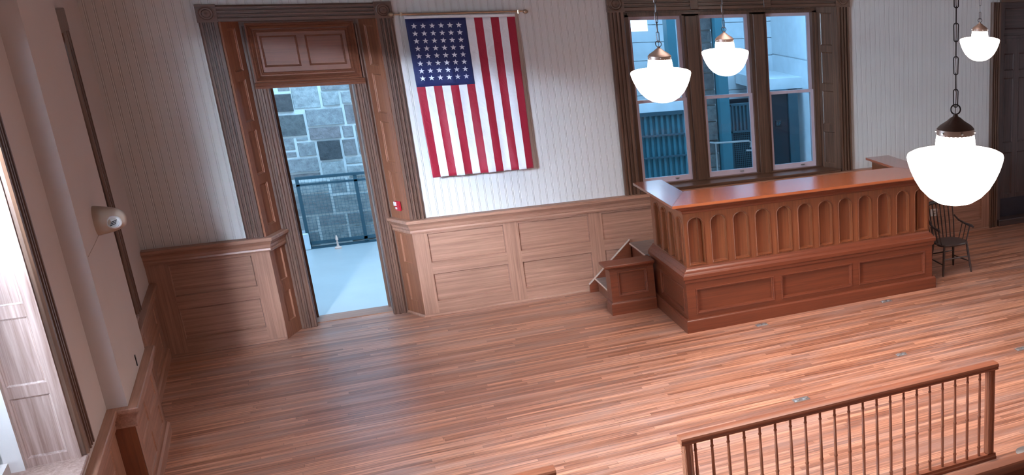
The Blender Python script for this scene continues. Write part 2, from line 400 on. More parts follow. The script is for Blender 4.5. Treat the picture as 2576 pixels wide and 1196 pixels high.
        for (a, b), (c, e) in (((u0, v0), (W, v0)), ((W, v0), (W, H)), ((W, H), (u0, H)), ((u0, H), (u0, v0))):
            s.quad(F(a, b, 0), F(a, b, -t), F(c, e, -t), F(c, e, 0))
    def niches(s, W, v0, v1, cells, F, a0, a1, d=0.03, seg=10):
        """board with arched sunk niches: cells = [(u0,u1)], arch from a0 up to crown a1"""
        us = [0.0]
        prev = 0.0
        for (l, r) in cells:
            s.quad(F(prev, v0, 0), F(l, v0, 0), F(l, v1, 0), F(prev, v1, 0))
            R = (r-l)/2; cx = (l+r)/2; k = 0.8
            arc = [(cx-R*math.cos(PI*i/seg), a1-R*k+R*k*math.sin(PI*i/seg)) for i in range(seg+1)]
            s.quad(F(l, v0, 0), F(r, v0, 0), F(r, a0, 0), F(l, a0, 0))
            for p, q in zip(arc, arc[1:]):
                s.quad(F(p[0], p[1], 0), F(q[0], q[1], 0), F(q[0], v1, 0), F(p[0], v1, 0))
            out = [(l, a0)]+arc+[(r, a0)]
            def inset(p, e): 
                return (cx+(p[0]-cx)*(1-e/R), a0+e if p[1] <= a0+1e-6 else p[1]-e*0.8)
            for (e0, n0), (e1, n1) in (((0, 0), (0.001, 0.008)), ((0.001, 0.008), (0.007, 0.012)), ((0.007, 0.012), (0.011, 0.0)), ((0.011, 0.0), (0.014, -d*0.8)), ((0.014, -d*0.8), (0.018, -d))):
                A = [inset(p, e0) if e0 else p for p in out]; B = [inset(p, e1) for p in out]
                for i in range(len(out)):
                    j = (i+1) % len(out)
                    s.quad(F(*A[i], n0), F(*B[i], n1), F(*B[j], n1), F(*A[j], n0))
            s.poly([F(*p, -d) for p in [inset(p, 0.018) for p in out]][::-1])
            prev = r
        s.quad(F(prev, v0, 0), F(W, v0, 0), F(W, v1, 0), F(prev, v1, 0))
    def build(s, name, mat, parent=None, smooth=False, kind=None, label=None):
        me = bpy.data.meshes.new(name)
        me.from_pydata(s.v, [], s.f)
        for mm in (mat if isinstance(mat, list) else [mat]): me.materials.append(mm)
        if isinstance(mat, list):
            for p, i in zip(me.polygons, s.m): p.material_index = i
        import bmesh
        bm = bmesh.new(); bm.from_mesh(me)
        bmesh.ops.remove_doubles(bm, verts=bm.verts, dist=1e-5)
        bmesh.ops.dissolve_degenerate(bm, edges=bm.edges, dist=1e-6)
        bmesh.ops.recalc_face_normals(bm, faces=bm.faces)
        bm.to_mesh(me); bm.free()
        if smooth:
            for p in me.polygons: p.use_smooth = True
            try: me.set_sharp_from_angle(angle=math.radians(35))
            except Exception: pass
        me.update()
        o = bpy.data.objects.new(name, me); COL.objects.link(o)
        if parent:
            o.parent = parent
            o.matrix_parent_inverse = Matrix.Translation(parent.location).inverted()
        if kind: o['kind'] = kind
        if label: o['label'] = label
        return o

def thing(name, label, cat, loc=(0, 0, 0), group=None):
    o = bpy.data.objects.new(name, None); COL.objects.link(o); o.location = loc
    o.empty_display_size = 0.1
    o['label'] = label; o['category'] = cat
    if group: o['group'] = group
    return o
def tag(o, label, cat, group=None):
    o['label'] = label; o['category'] = cat
    if group: o['group'] = group
    return o
def struct_root(name, loc=(0, 0, 0)):
    o = bpy.data.objects.new(name, None); COL.objects.link(o); o.location = loc; o['kind'] = 'structure'; o.empty_display_size = 0.1
    return o
def copy_tree(o, parent=None, loc=None):
    c = o.copy(); COL.objects.link(c)
    if parent:
        c.parent = parent; c.matrix_parent_inverse = o.matrix_parent_inverse.copy()
    if loc is not None: c.location = loc
    for ch in list(o.children): copy_tree(ch, c)
    return c
XY = lambda p, q, h: (p, q, h)
def XZ(y): return lambda p, q, h: (p, y-h, q)          # path in x,z on a wall facing -y; h stands off the wall
def YZ(x): return lambda p, q, h: (x+h, p, q)          # path in y,z on a wall facing +x

# ------------------------------------------------------------------ floor, walls, ceiling
CE = 5.2
m = MB(); m.box(-0.3, -15.6, -0.08, 13.2, 0.62, 0.0); m.build('floor', M['floor'], kind='structure')
m = MB()
WY0, WY1 = 0.045, 0.6
for x0, x1, z0, z1 in ((-0.3, 1.045, 0, CE), (2.398, 4.985, 0, CE), (7.805, 10.48, 0, CE), (11.75, 13.2, 0, CE),
                       (1.045, 2.398, 3.36, CE), (4.985, 7.805, 0, 1.12), (4.985, 7.805, 3.4, CE), (10.48, 11.75, 3.4, CE)):
    m.box(x0, WY0, z0, x1, WY1, z1)
m.build('wall_back', M['bead'], kind='structure')
m = MB()
WX = -0.03
# left wall with two window openings and the pier
for y0, y1, z0, z1 in ((-15.6, -7.5, 0, CE), (-7.5, -4.70, 0, 0.87), (-7.5, -4.70, 3.42, CE), (-4.70, -2.1, 0, CE), (-2.1, -1.34, 0, 0.84), (-2.1, -1.34, 3.42, CE), (-1.34, 0.045, 0, CE)):
    m.box(-0.30, y0, z0, WX, y1, z1)
m.box(WX-0.05, -3.60, 0, 0.095, -2.215, CE)
m.build('wall_left', M['plaster'], kind='structure')
m = MB(); m.box(-1.6, -2.6, 0, -0.30, -2.2, CE+0.6); m.build('daylight_blocker', M['mortar'], kind='structure')  # unseen fin, added outside to keep the strong daylight out of the far window
m = MB(); m.box(13.2, -15.6, 0, 13.35, 0.6, CE); m.build('wall_right', M['plaster'], kind='structure')
m = MB(); m.box(-0.3, -15.75, 0, 13.2, -15.6, CE); m.build('wall_rear', M['plaster'], kind='structure')
m = MB(); m.box(-0.3, -15.75, CE, 13.35, 0.62, CE+0.1); m.build('ceiling', M['ceil'], kind='structure')

# ------------------------------------------------------------------ wainscot
CAPP = [(0.0, 0.995), (0.022, 0.995), (0.026, 1.012), (0.022, 1.03), (0.03, 1.045), (0.034, 1.07), (0.05, 1.095), (0.055, 1.105), (0.062, 1.11), (0.068, 1.118), (0.068, 1.142), (0.06, 1.15), (0.0, 1.15), (-0.04, 1.15), (-0.04, 0.995)]
SHOE = [(0.0, 0.0), (0.016, 0.0), (0.016, 0.012), (0.008, 0.022), (0.0, 0.024)]
def frame_fn(P0, P1):
    """board frame along P0->P1 (xy); u along, v up, n out to the right-hand side"""
    a = Vector((P1[0]-P0[0], P1[1]-P0[1])); L = a.length; a /= L
    nn = Vector((a.y, -a.x))
    return L, (lambda u, v, n: (P0[0]+a.x*u+nn.x*n, P0[1]+a.y*u+nn.y*n, v))
ROWS = ((0.168, 0.492), (0.63, 0.968))
t1 = struct_root('trim_1', (0.5, 0, 0))
def wains(parent, P0, P1, cols, name='panelling', rows=ROWS, top=1.0, mat=None, t=0.04, d=0.028, v0=0.0):
    L, F = frame_fn(P0, P1)
    mb = MB(); rects = [(a, r0, b, r1) for a, b in cols for r0, r1 in rows]
    mb.panel(L, top, rects, F, d=d, t=t, v0=v0, bev=0.005)
    mat = mat or M['wains_x']
    return mb.build(name, [mat, M['wains_z']] if mat in (M['wains_x'], M['wains_y']) and rects else mat, parent)
wains(t1, (-0.03, 0), (1.04, 0), [(0.19, 0.90)])
wains(t1, (1.04, 0), (1.18, 0.3), [(0.09, 0.25)], mat=M['door_z'], t=0.02, d=0.014)
m = MB(); m.sweep([(-0.03, 0), (1.04, 0), (1.18, 0.3)], CAPP, XY); m.build('cap_rail', M['wains_x'], t1)
m = MB(); m.sweep([(-0.03, 0), (1.04, 0)], SHOE, XY); m.build('shoe_mould', M['wains_x'], t1)
t2 = struct_root('trim_2', (3, 0, 0))
wains(t2, (2.256, 0.3), (2.403, 0), [(0.09, 0.25)], mat=M['door_z'], t=0.02, d=0.014)
cols = []
x = 2.555
while x < 10.1:
    cols.append((x-2.403, min(x+0.81, 10.2)-2.403)); x += 0.9735
wains(t2, (2.403, 0), (10.32, 0), cols)
m = MB(); m.sweep([(2.256, 0.3), (2.403, 0), (10.32, 0)], CAPP, XY); m.build('cap_rail', M['wains_x'], t2)
m = MB(); m.sweep([(2.256, 0.3), (2.403, 0), (10.32, 0)], SHOE, XY); m.build('shoe_mould', M['wains_x'], t2)
# left wall wainscot, lower, wrapping the pier
t3 = struct_root('trim_3', (0, -3, 0))
LC = 0.80
CAPL = [(o*0.75, z-1.15+LC) for o, z in CAPP]
LX = -0.018
lrows = ((0.16, 0.34), (0.43, 0.66))
LP = [(LX, -15.5), (LX, -3.616), (0.108, -3.616), (0.108, -2.20), (LX, -2.20), (LX, 0.0)]
wains(t3, LP[0], (LX, LP[1][1]-0.001), [(a, a+1.5) for a in (0.4, 2.2, 4.0, 5.8, 7.6)]+[(9.35, 10.2), (10.4, 11.6)], rows=lrows, top=0.68, mat=M['wains_y'], t=0.012, d=0.009)
wains(t3, LP[1], LP[2], [], rows=(), top=0.68, mat=M['bench_z'], t=0.014)
wains(t3, (LP[2][0], LP[2][1]+0.001), (LP[3][0], LP[3][1]-0.001), [(0.14, 0.64), (0.76, 1.27)], rows=lrows, top=0.68, mat=M['wains_y'], t=0.012, d=0.008)
wains(t3, LP[3], LP[4], [], rows=(), top=0.68, mat=M['wains_x'], t=0.018)
wains(t3, LP[4], LP[5], [(0.15, 1.0), (1.15, 2.0)], rows=lrows, top=0.68, mat=M['wains_y'], t=0.012, d=0.009)
m = MB(); m.sweep(LP, CAPL, XY); m.build('cap_rail', M['wains_y'], t3)
m = MB(); m.sweep(LP, [(0.0, 0.0), (0.022, 0.0), (0.022, 0.09), (0.010, 0.11), (0.0, 0.11)], XY); m.build('shoe_mould', M['wains_y'], t3)

# ------------------------------------------------------------------ fluted casing profile: o across width (0 = outer edge), h off the wall
def case_prof(Wd, base=0.0):
    p = [(0, base)]
    H = [(0.0, .030), (.014, .054), (.030, .054), (.033, .026), (.045, .026), (.049, .050), (.064, .050), (.067, .024), (.080, .024), (.084, .050), (.100, .050), (.103, .024), (.116, .024), (.121, .046), (.150, .046), (.158, .026)]
    k = Wd/0.158
    p += [(o*k, base+h) for o, h in H]
    p += [(Wd, base)]
    return p
def corner_block(mb, x, z, s, y):
    mb.box(x, y-0.06, z, x+s, y, z+s)
    c = (x+s/2, z+s/2)
    mb.lathe([(s*0.42, 0.0), (s*0.42, 0.012), (s*0.36, 0.014), (s*0.32, 0.004), (s*0.24, 0.004), (s*0.2, 0.014), (s*0.08, 0.016), (0.001, 0.02)], 20, F=lambda a, b, h: (c[0]+a, y-0.06-h, c[1]+b))

# ------------------------------------------------------------------ door_1: tall doorway to the hall
d1 = struct_root('door_1', (1.72, 0.3, 0))
CW = 0.162
YF = 0.045
for (xo, sgn, nm) in ((0.862, 1, 'casing_left'), (2.565, -1, 'casing_right')):
    m = MB()
    pr = [(o, h) for o, h in case_prof(CW)]
    F = (lambda xo, sgn: (lambda p, q, h: (xo+sgn*p, YF-h, q)))(xo, sgn)
    m.sweep([(0, 1.15), (0, 3.345)], [(o, h) for o, h in pr], lambda p, q, h: F(p, q, h))
    m.build('casing', M['case_z'], d1)
m = MB(); m.sweep([(1.02, 3.50), (2.405, 3.50)], case_prof(CW), XZ(YF)); m.build('casing_head', M['case_x'], d1)
m = MB(); corner_block(m, 0.855, 3.34, 0.17, YF); m.build('corner_block', M['case_x'], d1)
m = MB(); corner_block(m, 2.40, 3.34, 0.17, YF); m.build('corner_block', M['case_x'], d1)
RZ = ((1.25, 1.69), (1.79, 2.245), (2.335, 2.76), (2.845, 3.27))
def reveal(parent, P0, P1, mat, top=3.36, z0=1.15, name='reveal_panel', rows=RZ, t=0.02):
    L, F = frame_fn(P0, P1)
    mb = MB(); mb.panel(L, top, [(0.085, a, L-0.085, b) for a, b in rows], F, d=0.014, t=t, v0=z0)
    return mb.build(name, mat, parent)
reveal(d1, (1.04, 0.0), (1.18, 0.3), M['door_z'])
reveal(d1, (2.256, 0.3), (2.403, 0.0), M['door_z'])
m = MB()
for x0, x1, s in ((1.17, 1.335, 1), (2.265, 2.10, -1)):
    m.box(min(x0, x1), 0.3, 0, max(x0, x1), 0.6, 3.36)
m.box(1.335, 0.3, 3.27, 2.10, 0.6, 3.36)
m.build('jamb', M['case_z'], d1)
# frame mouldings on the face of the jambs
FP = [(0, 0), (0, .02), (.012, .03), (.024, .03), (.03, .016), (.05, .016), (.056, .03), (.07, .03), (.078, .014), (.10, .014), (.112, .022), (.125, .022), (.132, .0)]
for xo, sgn in ((1.20, 1), (2.235, -1)):
    m = MB(); m.sweep([(0, 0), (0, 3.28)], FP, (lambda xo, sgn: (lambda p, q, h: (xo+sgn*p, 0.3-h, q)))(xo, sgn)); m.build('jamb_mould', M['case_z'], d1)
m = MB()
L, F = 1, (lambda u, v, n: (u, 0.285-n*-1 if False else 0.285-n, v))
m.panel(2.20, 3.32, [(1.335, 2.865, 1.66, 3.18), (1.735, 2.865, 2.08, 3.18)], lambda u, v, n: (u, 0.27-n, v), d=0.02, t=0.06, u0=1.225, v0=2.655)
tp = m.build('transom_panel', [M['door_x'], M['door_x']], d1)
m = MB(); m.sweep([(1.225, 2.72), (1.225, 3.31), (2.20, 3.31), (2.20, 2.72)], [(0, 0), (0, .03), (.014, .036), (.024, .02), (.034, .03), (.048, .012), (.056, 0)], lambda p, q, h: (p, 0.27-h, q), closed=True); m.build('panel_border', M['door_x'], tp)
m = MB(); m.sweep([(1.285, 2.785), (1.285, 3.245), (2.14, 3.245), (2.14, 2.785)], [(0, 0), (0, .012), (.008, .018), (.016, .010), (.022, .014), (.03, 0)], lambda p, q, h: (p, 0.27-h, q), closed=True); m.build('panel_border', M['door_x'], tp)
m = MB(); m.sweep([(1.215, 2.715), (2.225, 2.715)], [(0, 0), (0, .03), (.012, .042), (.022, .03), (.032, .036), (.045, .018), (.065, .012), (.065, 0)], lambda p, q, h: (p, 0.27-h, q)); m.build('lintel_mould', M['door_x'], tp)
m = MB(); m.box(1.335, 0.40, 0, 2.10, 0.66, 0.012); m.build('threshold', M['wains_x'], d1)
m = MB()
for a in (1.335, 2.075): m.box(a, 0.60, 0.0, a+0.025, 0.66, 2.655)
m.build('outer_stop', M['case_z'], d1)

# ------------------------------------------------------------------ window_1: triple double-hung window
w1 = struct_root('window_1', (6.35, 0.3, 1.2))
for (xo, sgn) in ((4.823, 1), (7.997, -1)):
    m = MB(); m.sweep([(0, 1.15), (0, 3.345)], case_prof(0.19), (lambda xo, sgn: (lambda p, q, h: (xo+sgn*p, YF-h, q)))(xo, sgn)); m.build('casing', M['win_z'], w1)
m = MB(); m.sweep([(5.01, 3.54), (7.81, 3.54)], case_prof(0.19), XZ(YF)); m.build('casing_head', M['win_x'], w1)
for x in (4.818, 7.80): m = MB(); corner_block(m, x, 3.345, 0.2, YF); m.build('corner_block', M['win_x'], w1)
m = MB()
for x in (5.82, 6.78): m.box(x, YF-0.062, 3.36, x+0.10, YF-0.0, 3.53, bev=0.006)
m.build('head_block', M['win_x'], w1)
reveal(w1, (7.62, 0.3), (7.808, 0.0), M['win_z'], top=3.39, z0=1.185)
reveal(w1, (5.005, 0.0), (5.10, 0.3), M['win_z'], top=3.39, z0=1.185)
m = MB()
for x0, x1 in ((5.07, 5.134), (5.795, 6.014), (6.688, 6.914), (7.574, 7.64)): m.box(x0, 0.27, 1.19, x1, 0.45, 3.30)
m.box(5.0, 0.27, 3.274, 7.79, 0.45, 3.40)
m.build('window_frame', M['win_z'], w1)
m = MB()
for x0, x1 in ((5.83, 5.98), (6.725, 6.877)): m.box(x0, 0.235, 1.19, x1, 0.27, 3.274, bev=0.008)
for x0, x1 in ((5.07, 5.11), (7.60, 7.64)): m.box(x0, 0.25, 1.19, x1, 0.27, 3.274)
m.box(5.11, 0.24, 3.295, 7.60, 0.27, 3.32)
m.build('mullion_mould', M['win_z'], w1)
m = MB(); m.box(5.0, -0.02, 1.15, 7.80, 0.30, 1.188, bev=0.008); m.box(5.0, 0.24, 1.188, 7.75, 0.45, 1.206)
m.build('sill', M['win_x'], w1)
def sash(x0, x1, z0, z1, y, parent, bot=0.055, top=0.04):
    sd = 0.042
    m = MB()
    m.box(x0, y, z0, x0+sd, y+0.035, z1); m.box(x1-sd, y, z0, x1, y+0.035, z1)
    m.box(x0+sd, y, z0, x1-sd, y+0.035, z0+bot); m.box(x0+sd, y, z1-top, x1-sd, y+0.035, z1)
    o = m.build('sash', M['sash'], parent)
    g = MB(); g.box(x0+sd, y+0.015, z0+bot, x1-sd, y+0.02, z1-top); g.build('pane', M['glass'], o)
    return o
for x0, x1 in ((5.134, 5.795), (6.014, 6.688), (6.914, 7.574)):
    lo = sash(x0, x1, 1.206, 2.262, 0.31, w1, bot=0.065, top=0.038)
    sash(x0, x1, 2.225, 3.274, 0.35, w1, bot=0.035, top=0.045)
    k = MB(); cx = (x0+x1)/2+0.1; k.box(cx, 0.285, 1.235, cx+0.05, 0.31, 1.25, bev=0.003); k.build('sash_lift', M['steel'], lo)

# ------------------------------------------------------------------ windows 2 and 3 in the left wall
def left_window(name, ya, yb, casing_near=True, SZ=0.86, CWD=0.25):
    """opening from ya (far, nearer 0) to yb (near camera)"""
    r = struct_root(name, (WX, (ya+yb)/2, 0.86))
    prof = case_prof(CWD)
    prof = [(o, h*0.8) for o, h in prof]
    m = MB(); m.sweep([(0, SZ+0.005), (0, 3.36)], prof, lambda p, q, h: (WX+h, ya+CWD-p, q)); m.build('casing', M['win_z'], r)
    m = MB(); m.sweep([(0, SZ+0.005), (0, 3.36)], prof, lambda p, q, h: (WX+h, yb-0.25+p if yb > -4 else yb-0.25+p, q)) if casing_near else None
    if casing_near: m.build('casing', M['win_z'], r)
    m = MB(); m.box(WX, (yb-0.25 if casing_near else yb), 3.36, WX+0.045, ya+CWD, 3.545, bev=0.006); m.build('casing_head', M['win_x'], r)
    # far jamb: panelled reveal facing the near side
    rows = ((0.955, 1.36), (1.435, 1.87), (1.95, 2.40), (2.48, 2.92), (3.0, 3.34))
    m = MB(); m.panel(0.27, 3.42, [(0.10-0.085, a, 0.27-0.06, b) for a, b in rows], lambda u, v, n: (-0.30+u, ya-0.02-n, v), d=0.012, t=0.03, v0=SZ, bev=0.01)
    m.build('reveal_panel', M['reveal_pale'], r)
    m = MB(); m.panel(0.27, 3.42, [(0.015, a, 0.21, b) for a, b in rows], lambda u, v, n: (-0.30+u, yb+0.02+n, v), d=0.012, t=0.03, v0=SZ, bev=0.01)
    m.build('reveal_panel', M['reveal_pale'], r)
    m = MB(); m.box(-0.52, yb-0.02, SZ-0.03, WX+0.03, ya+0.02, SZ, bev=0.006); m.build('sill', M['reveal_pale'], r)
    # sash set back in the opening
    m = MB()
    for a, b in ((ya-0.07, ya), (yb, yb+0.07)): m.box(-0.50, a, SZ, -0.30, b, 3.42)
    for z in (SZ, 2.10, 3.34): m.box(-0.42, yb+0.07, z, -0.37, ya-0.07, z+0.07)
    o = m.build('window_frame', M['plaster'], r)
    m = MB(); m.box(-0.397, yb+0.07, SZ, -0.392, ya-0.07, 3.4); m.build('pane', M['glass'], o)
    return r
left_window('window_2', -1.34, -2.1, casing_near=False, CWD=0.19)
left_window('window_3', -4.70, -7.5, SZ=0.90)

# ------------------------------------------------------------------ door_2: dark panelled door at the right end of the back wall
d2 = struct_root('door_2', (11.1, 0.15, 0))
for (xo, sgn) in ((10.32, 1), (11.92, -1)):
    m = MB(); m.sweep([(0, 0.0), (0, 3.36)], case_prof(0.165), (lambda xo, sgn: (lambda p, q, h: (xo+sgn*p, YF-h, q)))(xo, sgn)); m.build('casing', M['win_z'], d2)
m = MB(); m.sweep([(10.48, 3.52), (11.76, 3.52)], case_prof(0.165), XZ(YF)); m.build('casing_head', M['win_x'], d2)
m = MB(); m.box(10.48, YF, 0, 10.56, 0.5, 3.4); m.box(11.68, YF, 0, 11.75, 0.5, 3.4); m.box(10.56, 0.13, 2.76, 11.68, 0.3, 2.87); m.box(10.56, 0.11, 2.80, 11.68, 0.13, 2.83)
m.build('door_frame', M['dark_door'], d2)
m = MB(); m.panel(11.68, 3.40, [(10.66, 2.96, 11.10, 3.27), (11.16, 2.96, 11.60, 3.27)], lambda u, v, n: (u, 0.16-n, v), d=0.02, t=0.05, u0=10.56, v0=2.87); m.build('transom_panel', M['dark_door_x'], d2)
m = MB()
rc = []
for a, b in ((10.655, 10.84), (10.93, 11.115), (11.205, 11.39), (11.48, 11.60)):
    rc += [(a, 2.36, b, 2.61), (a, 1.27, b, 2.25), (a, 0.46, b, 1.12)]
m.panel(11.68, 2.76, rc, lambda u, v, n: (u, 0.15-n, v), d=0.018, t=0.05, u0=10.56, v0=0.10)
dl = m.build('door_leaf', M['dark_door'], d2)
m = MB(); m.box(10.60, 0.138, 0.11, 11.66, 0.15, 0.40, bev=0.003); m.build('kick_plate', M['kick'], dl)
m = MB(); m.box(10.50, -0.02, 0.0, 11.75, 0.25, 0.10, bev=0.01); m.build('threshold', M['dark_door_x'], d2)

# ------------------------------------------------------------------ judge's bench
X1, X2, YB = 4.792, 8.026, -2.146
jb = thing('judge_bench', "long red-brown wooden judge's bench with arched niches and glossy countertop", "judge's bench", (6.4, -1.5, 0))
def ring(a, b, c, d): return [(a, d), (a, b), (c, b), (c, d)]
m = MB(); m.box(X1+0.012, YB+0.012, 0, X2-0.012, -0.86, 0.15); m.build('plinth', M['bench_x'], jb)
PLP = [(0.0, 0.0), (0.0, 0.0), (-0.012, 0.0), (0.0, 0.0)]
base_path = [(X1+0.012, -0.86), (X1+0.012, YB+0.012), (X2-0.012, YB+0.012), (X2-0.012, -0.86)]
# path runs anticlockwise seen from above, so the right-hand side is outside
m = MB(); m.sweep(base_path, [(0, 0), (0.012, 0), (0.012, 0.128), (0.008, 0.138), (0.004, 0.142), (0.0, 0.152)], XY); m.build('base_mould', M['bench_x'], jb)
LF = [X1+0.035, YB+0.035, X2-0.035]
m = MB(); m.panel(LF[2]-LF[0], 0.575, [(0.10, 0.198, 1.03, 0.495), (1.115, 0.198, 2.035, 0.495), (2.125, 0.198, 3.06, 0.495)], lambda u, v, n: (LF[0]+u, LF[1]-n, v), d=0.028, t=0.05, v0=0.15, bev=0.024, bead=0.009)
lp = m.build('base_panel', M['bench_x'], jb)
m = MB(); m.panel(1.25, 0.575, [(0.33, 0.20, 1.16, 0.50)], lambda u, v, n: (LF[0]-0.002-n, -0.86-u, v), d=0.026, t=0.05, v0=0.15, bev=0.022, bead=0.009); m.build('base_side_panel', M['bench_y'], jb)
m = MB(); m.panel(1.25, 0.575, [(0.10, 0.20, 1.16, 0.50)], lambda u, v, n: (LF[2]+0.002+n, -2.11+u, v), d=0.026, t=0.05, v0=0.15, bev=0.022, bead=0.009); m.build('base_side_panel', M['bench_y'], jb)
led = [(LF[0], -0.86), (LF[0], LF[1]), (LF[2], LF[1]), (LF[2], -0.86)]
m = MB(); m.sweep(led, [(-0.05, 0.555), (0.004, 0.555), (0.01, 0.564), (0.018, 0.572), (0.02, 0.60), (0.03, 0.612), (0.034, 0.618), (0.034, 0.655), (0.026, 0.668), (0.012, 0.68), (0.008, 0.692), (-0.004, 0.70), (-0.02, 0.716), (-0.03, 0.735), (-0.05, 0.738)], XY)
m.build('ledge_mould', M['bench_x'], jb)
UX0, UX1, UY = 4.862, 7.968, -2.076
m = MB()
cells = [(0.035+0.2602*i, 0.035+0.2602*i+0.188) for i in range(12)]
m.niches(UX1-UX0, 0.725, 1.43, cells, lambda u, v, n: (UX0+u, UY-n, v), 0.752, 1.292, d=0.05)
m.quad((UX0, UY+0.09, 0.725), (UX0, UY+0.09, 1.43), (UX1, UY+0.09, 1.43), (UX1, UY+0.09, 0.725))
m.build('arched_front_panel', M['bench_z'], jb)
def side(sx, x0):
    m = MB(); L = 1.17; cl = [(0.06+0.262*i, 0.06+0.262*i+0.185) for i in range(4)]
    m.niches(L, 0.725, 1.43, cl, (lambda u, v, n: (x0+sx*n, UY+u, v)), 0.752, 1.292, d=0.05)
    m.quad((x0-sx*0.16, UY, 0.725), (x0-sx*0.16, UY+L, 0.725), (x0-sx*0.16, UY+L, 1.43), (x0-sx*0.16, UY, 1.43))
    m.quad((x0-sx*0.16, UY+L, 0.725), (x0, UY+L, 0.725), (x0, UY+L, 1.43), (x0-sx*0.16, UY+L, 1.43))
    m.build('arched_side_panel', M['bench_z'], jb)
side(-1, UX0); side(1, UX1)
m = MB(); m.box(UX0+0.02, UY+0.09, 0.575, UX1-0.02, -1.62, 1.43); m.build('cabinet', M['bench_x'], jb)
m = MB(); m.box(X1+0.05, YB+0.09, 0.15, X2-0.05, -0.88, 0.57); m.build('carcass', M['bench_x'], jb)
cor = [(UX0, -0.906), (UX0, UY), (UX1, UY), (UX1, -0.906)]
m = MB(); m.sweep(cor, [(-0.04, 1.335), (0.004, 1.335), (0.012, 1.345), (0.012, 1.36), (0.022, 1.372), (0.045, 1.39), (0.07, 1.402), (0.088, 1.412), (0.104, 1.425), (0.11, 1.44), (0.0, 1.445), (-0.04, 1.445)], XY)
m.build('cornice_mould', M['bench_x'], jb)
TX0, TX1, TY0, TY1, TYB, AW = 4.707, 8.111, -2.231, -1.568, -0.803, 0.339
def slab(poly, z0, z1, e=0.008):
    m = MB(); N = len(poly); c = Vector((sum(p[0] for p in poly)/N, sum(p[1] for p in poly)/N))
    rings = []
    for z, k in ((z0, e), (z0+e, 0), (z1-e, 0), (z1, e)):
        r = []
        for p in poly:
            dv = (Vector(p)-c); dv = dv*(1-k/max(dv.length, 1e-6)) if k else dv
            r.append((c.x+dv.x, c.y+dv.y, z))
        rings.append(r)
    for A, B in zip(rings, rings[1:]):
        for i in range(N):
            j = (i+1) % N; m.quad(A[i], A[j], B[j], B[i])
    m.poly(rings[0][::-1]); m.poly(rings[-1])
    return m
slab([(TX0, TY0), (TX1, TY0), (TX1-AW, TY1), (TX0+AW, TY1)], 1.443, 1.473, 0.004).build('countertop', M['top_x'], jb)
slab([(TX0, TY0), (TX0+AW, TY1), (TX0+AW, TYB), (TX0, TYB)], 1.443, 1.473, 0.003).build('countertop_end', M['top_y'], jb)
slab([(TX1, TY0), (TX1, TYB), (TX1-AW, TYB), (TX1-AW, TY1)], 1.443, 1.473, 0.003).build('countertop_end', M['top_y'], jb)

# end box beside the steps
bx = thing('end_pedestal', "low panelled wooden pedestal at the left end of the judge's bench", 'pedestal', (4.5, -0.98, 0))
m = MB(); m.box(4.262, -1.09, 0, 4.778, -0.875, 0.15); m.sweep([(4.262, -0.875), (4.262, -1.09), (4.778, -1.09)], [(-.01, 0), (0.012, 0), (0.012, 0.128), (0.008, 0.138), (0.004, 0.142), (-0.01, 0.155)], XY); m.build('plinth', M['bench_x'], bx)
m = MB(); m.panel(0.508, 0.57, [(0.085, 0.215, 0.43, 0.515)], lambda u, v, n: (4.27+u, -1.082-n, v), d=0.026, t=0.20, v0=0.15, bev=0.022, bead=0.009); m.build('body', M['bench_x'], bx)
m = MB(); m.sweep([(4.27, -0.89), (4.27, -1.082), (4.778, -1.082)], [(-0.02, 0.53), (0.004, 0.53), (0.012, 0.548), (0.03, 0.562), (0.055, 0.572), (0.062, 0.585), (-0.02, 0.588)], XY)
m.build('cap_mould', M['bench_x'], bx)
m = MB(); m.box(4.20, -1.165, 0.585, 4.775, -0.905, 0.615, bev=0.006); m.build('cap', M['bench_x'], bx)

# platform and steps behind the bench
pf = thing('bench_platform', "wooden platform and three steps behind the judge's bench by the wainscot", 'platform', (6, -0.4, 0))
m = MB(); m.box(4.82, -0.70, 0, 8.0, -0.06, 0.545); m.build('platform_base', M['bench_x'], pf)
m = MB(); m.box(4.80, -0.71, 0.545, 8.0, -0.055, 0.567, bev=0.004); m.build('platform_floor', M['tread'], pf)
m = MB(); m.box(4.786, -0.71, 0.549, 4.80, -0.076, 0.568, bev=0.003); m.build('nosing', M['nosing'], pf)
for i, (x0, x1, z) in enumerate(((4.36, 4.58, 0.175), (4.58, 4.80, 0.37))):
    m = MB(); m.box(x0, -0.70, 0, x1, -0.075, z-0.022); m.build('riser', M['bench_z'], pf)
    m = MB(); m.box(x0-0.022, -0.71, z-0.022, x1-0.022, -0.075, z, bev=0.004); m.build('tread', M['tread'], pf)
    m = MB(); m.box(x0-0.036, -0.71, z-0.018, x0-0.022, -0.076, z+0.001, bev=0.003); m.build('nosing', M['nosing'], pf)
m = MB()
sl = [(4.255, 0), (4.255, 0.10), (4.80, 0.60), (4.80, 0)]
m.poly([(p[0], -0.072, p[1]) for p in sl]); m.poly([(p[0], -0.045, p[1]) for p in sl][::-1])
for i in range(4):
    a, b = sl[i], sl[(i+1) % 4]; m.quad((a[0], -0.072, a[1]), (a[0], -0.045, a[1]), (b[0], -0.045, b[1]), (b[0], -0.072, b[1]))
m.build('stringer', M['bench_x'], pf)
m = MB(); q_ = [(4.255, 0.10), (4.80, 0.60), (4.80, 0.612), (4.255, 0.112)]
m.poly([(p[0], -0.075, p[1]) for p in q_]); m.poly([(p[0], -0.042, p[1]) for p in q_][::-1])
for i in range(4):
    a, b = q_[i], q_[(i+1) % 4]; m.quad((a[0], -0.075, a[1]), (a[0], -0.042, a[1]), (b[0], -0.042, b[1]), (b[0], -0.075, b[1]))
m.build('stringer_lit_edge', M['nosing'], pf)  # pale strip painting the lit top edge of the stringer

